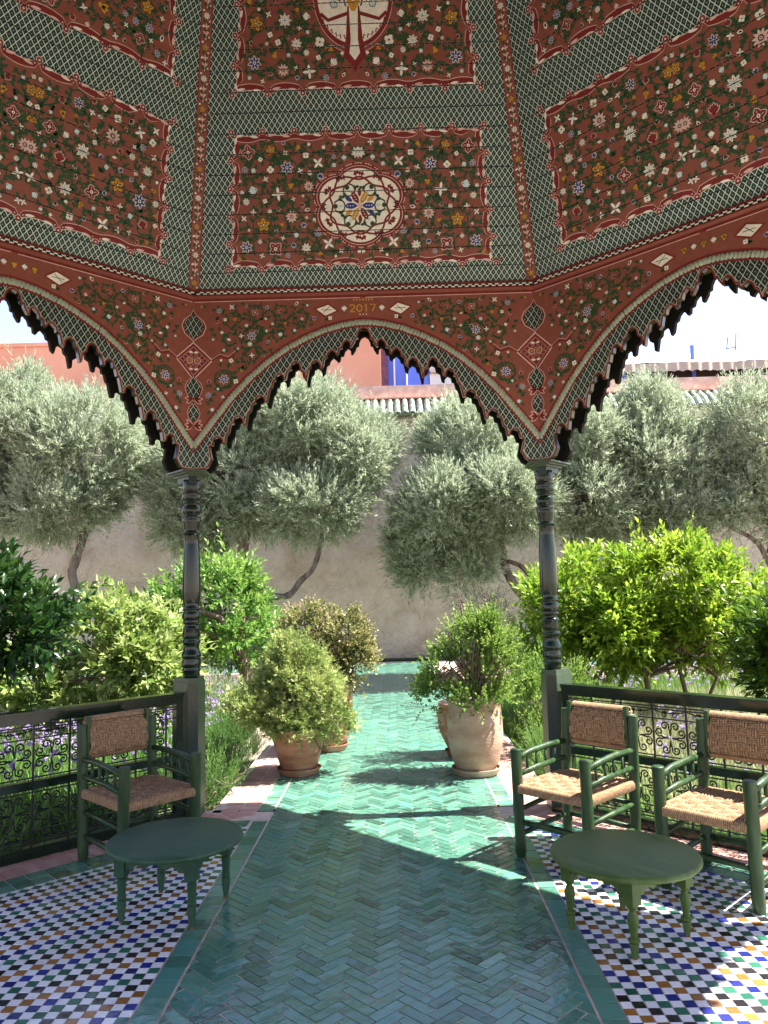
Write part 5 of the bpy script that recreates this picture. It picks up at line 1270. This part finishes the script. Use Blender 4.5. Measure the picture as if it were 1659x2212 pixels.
olive('tall narrow olive tree in front of the awning', [((4.85,11.3,4.4),(.6,.6,.9)),((4.9,11.2,3.6),(.95,.8,.95)),((5.1,11.2,2.8),(1.0,.8,.75))], [(4.5,11.3,-.15),(4.55,11.3,1.2),(4.45,11.3,2.0),(4.8,11.3,2.8)], .09, sh=.44, extra=[([(4.5,11.3,1.5),(4.9,11.2,1.9),(5.0,11.2,2.5)],.06,.04)])
olive('thinner olive tree with bare branches at the right edge', [((6.5,11,4.1),(.95,.8,.95)),((6.3,11.1,3.2),(.95,.8,.7)),((6.9,11,2.7),(.6,.6,.6)),((5.85,10.9,2.75),(.45,.5,.35))], [(6.75,11,-.15),(6.7,11,1.0),(6.62,11,1.8),(6.7,11,2.4),(6.55,11,3.1)], .095, dens=.8,
      extra=[([(6.62,11,1.7),(6.4,10.95,2.15),(6.0,10.9,2.4),(5.7,10.9,2.6)],.05,.03)])
# ---------------------------------------------------------------- citrus trees in the beds
def citrus(label, ells, trunks, m, leaf, dens, sh=.5, pieces=0, wid=.42, L=.2, nl=9, up=.45, droop=0.0, clump=.17, nfruit=0, fruits=()):
    root = thing('citrus_tree', label, 'tree', (0, 0, 0), 0, 'citrus trees in the garden beds')
    w = [(t, r, r*.6) for t, r in trunks]
    for t, r in trunks: w += branches_into(ells, t[-1], 3, r*.5, .008)
    wood('trunk', w, M['citrus_bark'], root)
    vol = sum((r[0]*r[1]*r[2])**(2/3) for c, r in ells)
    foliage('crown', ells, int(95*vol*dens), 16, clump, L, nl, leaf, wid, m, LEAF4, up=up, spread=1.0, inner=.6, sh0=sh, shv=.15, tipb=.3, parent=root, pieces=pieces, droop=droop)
    return root
citrus('pale lemon green citrus bush with drooping leaves behind the left railing', [((-2.75,6.0,1.02),(.55,.5,.42)),((-3.3,6.0,.62),(.75,.55,.42)),((-2.5,6.0,.65),(.62,.5,.42)),((-3.7,6.1,.5),(.5,.5,.35))], [([(-2.9,6.1,-.15),(-2.88,6.1,.2),(-2.8,6.05,.5)],.03)], M['lemon_leaf'], .135, 1.15, sh=.52, pieces=280, droop=.25, up=.25)
citrus('rounded fresh green citrus tree on a thick pale trunk behind the left column', [((-2.1,7.5,1.32),(.62,.6,.50)),((-1.75,7.4,1.02),(.5,.5,.42)),((-2.55,7.5,1.1),(.5,.5,.42))], [([(-1.66,7.5,-.15),(-1.7,7.5,.2),(-1.72,7.5,.55),(-1.85,7.5,.85)],.115)], M['citrus_leaf'], .105, 1.6, sh=.58)
citrus('bright yellow green citrus tree beside the right column', [((2.35,6.6,1.25),(.62,.6,.5)),((1.95,6.5,1.0),(.38,.4,.38)),((2.7,6.5,1.02),(.6,.55,.40))], [([(2.5,6.7,-.15),(2.4,6.7,.15),(2.2,6.65,.45)],.03),([(2.55,6.7,-.15),(2.62,6.7,.2),(2.75,6.6,.5)],.03)], M['bright_leaf'], .105, 1.6, sh=.55)
citrus('large bright yellow green citrus tree above the two right armchairs', [((3.15,6.3,1.42),(.68,.6,.46)),((2.75,6.2,1.08),(.55,.5,.42)),((3.55,6.2,1.08),(.55,.5,.42)),((3.9,6.4,1.35),(.42,.45,.38))], [([(3.0,6.3,-.15),(2.93,6.3,.15),(2.85,6.25,.5)],.045),([(3.35,6.2,-.15),(3.28,6.2,.2),(3.2,6.2,.6)],.035),([(3.36,6.2,.05),(3.5,6.2,.3),(3.6,6.2,.5)],.025)], M['bright_leaf'], .11, 1.6, sh=.58, pieces=250)
citrus('dark glossy orange tree overhanging the railing at the left edge', [((-3.55,3.95,1.66),(.52,.5,.42)),((-3.15,3.95,1.3),(.46,.5,.34)),((-3.65,3.9,1.2),(.6,.5,.36)),((-2.82,3.85,1.25),(.26,.3,.14))], [([(-3.6,4.0,-.15),(-3.6,4.0,.4),(-3.45,3.95,.9)],.05)], M['dark_leaf'], .135, 1.5, sh=.42, pieces=280, wid=.45, L=.24)
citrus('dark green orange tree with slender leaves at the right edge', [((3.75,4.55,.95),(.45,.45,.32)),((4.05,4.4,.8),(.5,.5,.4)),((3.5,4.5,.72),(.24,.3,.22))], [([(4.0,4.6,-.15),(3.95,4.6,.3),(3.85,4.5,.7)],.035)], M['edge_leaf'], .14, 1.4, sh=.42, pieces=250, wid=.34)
# ---------------------------------------------------------------- potted shrubs
PT = 'terracotta pots beside the path'
def potted(label, x, y, prof, pm, slabel, rs, hs, build):
    root = thing('potted_shrub', label, 'potted plant', (x, y, .035), 0, PT); pot('pot', x, y, prof, pm, slabel, rs, hs, root); build(root); return root
LFP = [(.13,.0),(.15,.01),(.175,.1),(.21,.22),(.235,.31),(.25,.325),(.255,.35),(.235,.355),(.225,.33)]
LRP = [(.14,.0),(.17,.01),(.2,.12),(.23,.3),(.24,.45),(.235,.56),(.25,.575),(.255,.6),(.24,.61),(.225,.59)]
RFP = [(.14,.0),(.16,.012),(.19,.08),(.216,.18),(.227,.28),(.225,.4),(.217,.485),(.214,.5),(.217,.51),(.214,.53),(.224,.545),(.226,.57),(.21,.575),(.198,.55)]
RRP = [(.13,.0),(.15,.01),(.19,.09),(.228,.17),(.232,.172),(.245,.26),(.25,.263),(.247,.33),(.25,.335),(.225,.40),(.24,.41),(.24,.44),(.215,.44)]
def bl(r):
    E_ = [((-.03,0,.94),(.17,.16,.13)),((-.03,0,.84),(.2,.18,.15)),((.02,0,.68),(.32,.3,.18)),((-.27,-.05,.50),(.27,.25,.15)),((.24,-.05,.47),(.2,.2,.15)),((.02,-.14,.44),(.24,.15,.10)),((.33,-.05,.36),(.1,.1,.07)),((-.16,.02,.76),(.14,.14,.12))]
    wood('stem', [([(0,0,.3),(.02,0,.5),(-.02,0,.7)],.02,.008)]+branches_into(E_, (0,0,.35), 4, .012, .004), M['citrus_bark'], r)
    foliage('foliage', E_, 150, 26, .085, .085, 7, .056, .9, M['geranium_leaf'], LEAF3L, up=.55, spread=1.0, inner=.6, sh0=.52, shv=.14, tipb=.35, parent=r)
potted('terracotta pot with a pale green frilly mounded shrub, nearest on the left of the path', -.665, 4.40, LFP, M['terracotta'], 'brown terracotta saucer under the pot with the pale frilly shrub', .185, .055, bl)
def bl(r):
    E_ = [((-.2,0,1.13),(.26,.24,.2)),((.16,-.02,1.02),(.3,.26,.22)),((.25,-.05,.78),(.2,.2,.2)),((-.05,0,.86),(.3,.28,.2))]
    wood('stem', [([(0,0,.55),(.0,0,.75),(-.1,0,1.0)],.022,.008)]+branches_into(E_, (0,0,.6), 5, .012, .004), M['citrus_bark'], r)
    foliage('foliage', E_, 130, 26, .095, .07, 9, .027, .72, M['brown_leaf'], LEAFR, up=.35, spread=1.1, inner=.6, sh0=.45, shv=.16, tipb=.5, parent=r)
potted('tall terracotta pot with a bronze green round-leaved shrub, further back on the left', -.50, 5.33, LRP, M['terracotta'], 'reddish terracotta saucer under the bronze shrub pot', .195, .06, bl)
def bl(r):
    E_ = [((0,0,.82),(.36,.3,.2)),((-.22,-.03,.72),(.2,.2,.14)),((.2,0,.75),(.22,.22,.16)),((.03,0,1.0),(.24,.22,.14)),((.2,0,.98),(.1,.1,.18)),((.02,-.16,.58),(.27,.14,.08)),((.1,0,1.1),(.14,.14,.1)),((-.36,0,.62),(.1,.1,.05)),((-.02,0,1.08),(.1,.1,.1))]
    wood('stem', branches_into(E_, (0,0,.58), 7, .009, .003), M['citrus_bark'], r)
    foliage('foliage', E_, 90, 24, .085, .13, 15, .029, .6, M['sprig_leaf'], LEAFR, up=1.0, spread=.95, inner=.45, sh0=.52, shv=.14, tipb=.35, parent=r)
potted('tall pale jar-shaped terracotta pot with an upright fresh green shrub, nearest on the right', .80, 4.26, RFP, M['pale_terracotta'], 'pale terracotta saucer under the tall jar-shaped pot', .20, .055, bl)
def bl(r):
    E_ = [((.14,0,1.24),(.26,.2,.18)),((.1,0,1.0),(.22,.18,.2))]
    wood('stem', [([(0,0,.4),(.06,0,.7),(.1,0,1.0)],.02,.008)]+branches_into(E_, (.05,0,.6), 8, .010, .003), M['citrus_bark'], r)
    foliage('foliage', E_, 70, 16, .1, .12, 11, .034, .22, M['dry_leaf'], LEAF2, up=.5, spread=.9, inner=.5, sh0=.45, parent=r)
potted('ringed brown terracotta pot with a dark sparse shrub, behind the tall jar on the right', .78, 4.95, RRP, M['terracotta'], 'brown terracotta saucer half hidden behind the tall pale jar', .19, .05, bl)
# ---------------------------------------------------------------- ground planting
def scatter(poly_list, n):
    """points in rectangles/quads given as (x0,x1,y0,y1)"""
    a = np.array([(x1-x0)*(y1-y0) for x0, x1, y0, y1 in poly_list]); idx = rng.choice(len(a), n, p=a/a.sum()); q_ = np.array(poly_list)[idx]
    return np.stack([q_[:, 0]+(q_[:, 1]-q_[:, 0])*rng.random(n), q_[:, 2]+(q_[:, 3]-q_[:, 2])*rng.random(n)], 1)
def outside(p, marg=.28): return (np.abs(p[:, 0])+p[:, 1] > S2+AY+marg*1.41) | (np.abs(p[:, 0]) > 3.3)
def blades(name, areas, nt, per, h, wd, m, lean=.5, sh0=.45, kindlabel='', spread=.05, filt=None):
    c = scatter(areas, nt); c = c[outside(c)]
    if filt is not None: c = c[filt(c)]
    hh = h*rng.uniform(.6, 1.15, len(c)); j = np.repeat(np.arange(len(c)), per); n = len(j)
    P = np.concatenate([c[j]+rng.normal(0, spread, (n, 2)), np.full((n, 1), -.14)], 1); D = np.stack([rng.normal(0, lean, n), rng.normal(0, lean, n), np.ones(n)], 1)
    Ln = hh[j]*rng.uniform(.6, 1.2, n); o = ob(name, leaf_mesh(name, P, D, Ln, np.full(n, wd)*rng.uniform(.7, 1.3, n), m, sh0+rng.normal(0, .16, n)+np.repeat(rng.normal(0, .1, len(c)), per), BLADE, up=(rng.normal(0, 1, (n, 3)))))
    tag(o, kindlabel, kind='stuff'); return c
GL = [(-1.6,-1.12,3.6,9.5),(-4.6,-1.5,2.2,9.5),(-6.5,-3.3,1.5,10.5)]; GRr = [(1.28,1.75,3.4,9.5),(1.7,4.6,2.2,9.5),(3.4,7,1.5,10.5)]
blades('tall_grass', [(-2.3,-1.72,3.7,9.5),(-4.2,-1.6,2.4,5.2)], 900, 22, .4, .017, M['grass'], .38, .5, 'strappy bright green leaves in the bed left of the path', .05)
blades('tall_grass', [(-6.5,-1.6,5.0,10.5)], 1000, 16, .36, .015, M['grass'], .4, .5, 'green grassy leaves under the left citrus trees', .06)
blades('tall_grass', [(1.45,6.8,5.2,10.5)], 650, 18, .36, .013, M['grass'], .4, .52, 'green grassy leaves under the right citrus trees', .06)
blades('tall_grass', [(1.6,3.3,2.3,4.0),(1.32,1.7,5.6,8.6)], 420, 24, .34, .013, M['grass'], .42, .5, 'green strappy leaves low behind the right railing', .05)
blades('feather_grass', [(1.65,5.6,3.0,7.5),(1.65,5.6,3.0,7.5),(-4.5,-2.6,5.0,6.2)], 1000, 30, .46, .006, M['straw'], .35, .55, 'straw coloured feathery grass in the right bed', .06)
# society garlic: thin stalks with violet heads
def garlic(areas, n, h, label, clusters=9):
    c = scatter(areas, n); c = c[outside(c)]; k0 = scatter(areas, clusters*3)
    d = np.min(np.linalg.norm(c[:, None]-k0[None], axis=2), axis=1); c = c[(d < .45) | (rng.random(len(c)) < .3)]; n = len(c)
    hh = h*rng.uniform(.75, 1.2, n); D = nrmz(np.stack([rng.normal(0, .13, n), rng.normal(0, .13, n), np.ones(n)], 1)); P = np.concatenate([c, np.full((n, 1), -.14)], 1)
    o = ob('flower_stalks', leaf_mesh('flower_stalks', P, D, hh*1.02, np.full(n, .006), M['grass'], np.full(n, .5), BLADE, up=rng.normal(0, 1, (n, 3)))); tag(o, 'thin stalks under the '+label, kind='stuff')
    top = P+D*hh[:, None]; per = 16; j = np.repeat(np.arange(n), per); dd = rdir(n*per); dd[:, 2] = dd[:, 2]*.7+.25
    o = ob('violet_flowers', leaf_mesh('violet_flowers', top[j], dd, rng.uniform(.018, .04, n*per), rng.uniform(.009, .015, n*per), M['violet'], .5+rng.normal(0, .2, n*per), LEAF2)); tag(o, label, kind='stuff')
garlic([(-3.9,-1.5,3.0,5.4),(-1.9,-1.5,4.5,8.5)], 520, .52, 'violet society garlic flowers left of the path', 14)
garlic([(-5.5,-2,7.5,10.3)], 240, .5, 'violet flowers far back in the left bed', 14)
garlic([(1.45,6.4,6.6,10.3)], 620, .5, 'violet flowers under the right citrus trees', 30)
garlic([(2.0,3.6,3.0,5.0)], 110, .46, 'violet flowers low behind the right railing', 8)
# rosemary and leafy clumps
def bush(name, label, cat, ells, m, dens, leaf, wid, L, nl, up, group, tm=LEAF2, sh=.5, clump=.06, cx=(0, 0)):
    root = thing(name, label, cat, (cx[0], cx[1], -.14), 0, group)
    wood('stems', branches_into(ells, (0, 0, 0), 4, .008, .003), M['citrus_bark'], root)
    foliage('foliage', ells, int(dens), 22, clump, L, nl, leaf, wid, m, tm, up=up, spread=.6, inner=.3, sh0=sh, parent=root); return root
RG = 'rosemary bushes along the path'
for i, (x, y, s, lab) in enumerate([(-1.36,3.70,1.15,'sunlit yellow green rosemary bush nearest the left column'),(-1.38,4.2,1.2,'dark rosemary bush behind the nearest one on the left edge of the path'),(-1.4,4.8,1.15,'rosemary bush in the left bed beside the nearest left pot'),(-1.4,5.4,1.15,'rosemary bush further along the left path edge'),
        (1.50,3.95,.85,'rosemary bush right of the path between column and pale kerbstones'),(1.47,4.45,.85,'rosemary bush right of the tall pale jar'),(1.62,3.6,.8,'small rosemary bush beside the right column')]):
    bush('rosemary_bush', lab, 'bush', [((0,0,.16),(.22*s,.26*s,.16*s)),((.03,.08,.2),(.16*s,.18*s,.14*s))], M['rosemary'], 60, .034, .14, .2, 22, 1.3, RG, sh=.42 if i in (1, 2) else .58, cx=(x, y))
bush('leafy_shrub', 'loose leafy green shrub with small leaves behind the tall jar on the right', 'bush', [((0,0,.5),(.32,.3,.34)),((.22,.1,.62),(.25,.25,.3)),((.1,0,.9),(.12,.12,.2))], M['sprig_leaf'], 95, .04, .42, .18, 11, .9, 'small shrubs in the beds', tm=LEAFR, sh=.45, clump=.09, cx=(1.5,5.1))
bush('leafy_shrub', 'grey green feathery shrub behind the left column', 'bush', [((0,0,.5),(.42,.35,.36)),((.3,0,.4),(.3,.3,.3))], M['olive_leaf'], 80, .035, .2, .16, 16, .8, 'small shrubs in the beds', sh=.5, clump=.1, cx=(-2.0,6.6))
bush('leafy_shrub', 'low leafy clump beside the pale kerbstones right of the path', 'bush', [((0,0,.22),(.3,.3,.2))], M['grass'], 60, .12, .16, .12, 7, .9, 'small shrubs in the beds', sh=.5, clump=.08, cx=(1.72,4.75))
# pale stone kerb of the right bed, and a small garden lamp in the left bed
kb = thing('stone_kerb', 'pale stone kerb at the corner of the right bed', 'kerb', (0, 0, 0))
for (c, d) in (((1.46,4.9,-.06),(.42,.12,.14)),((1.74,4.55,-.06),(.12,.58,.14)),((2.1,4.25,-.07),(.6,.12,.12))): ob('kerb_stone', MB().box(c, d).mesh('kerb_stone', M['stone']), kb)
lp = thing('garden_lamp', 'small black round garden lamp among the left bushes', 'lamp', (-3.05, 5.05, 0)); 
ob('lamp_head', MB().lathe([(.01,.33),(.05,.34),(.062,.39),(.05,.44),(.01,.455)], 16).mesh('lamp_head', M['iron'], smooth=True), lp); ob('lamp_post', MB().tube([(0,0,-.14),(0,0,.34)], .012, 8).mesh('lamp_post', M['iron']), lp)
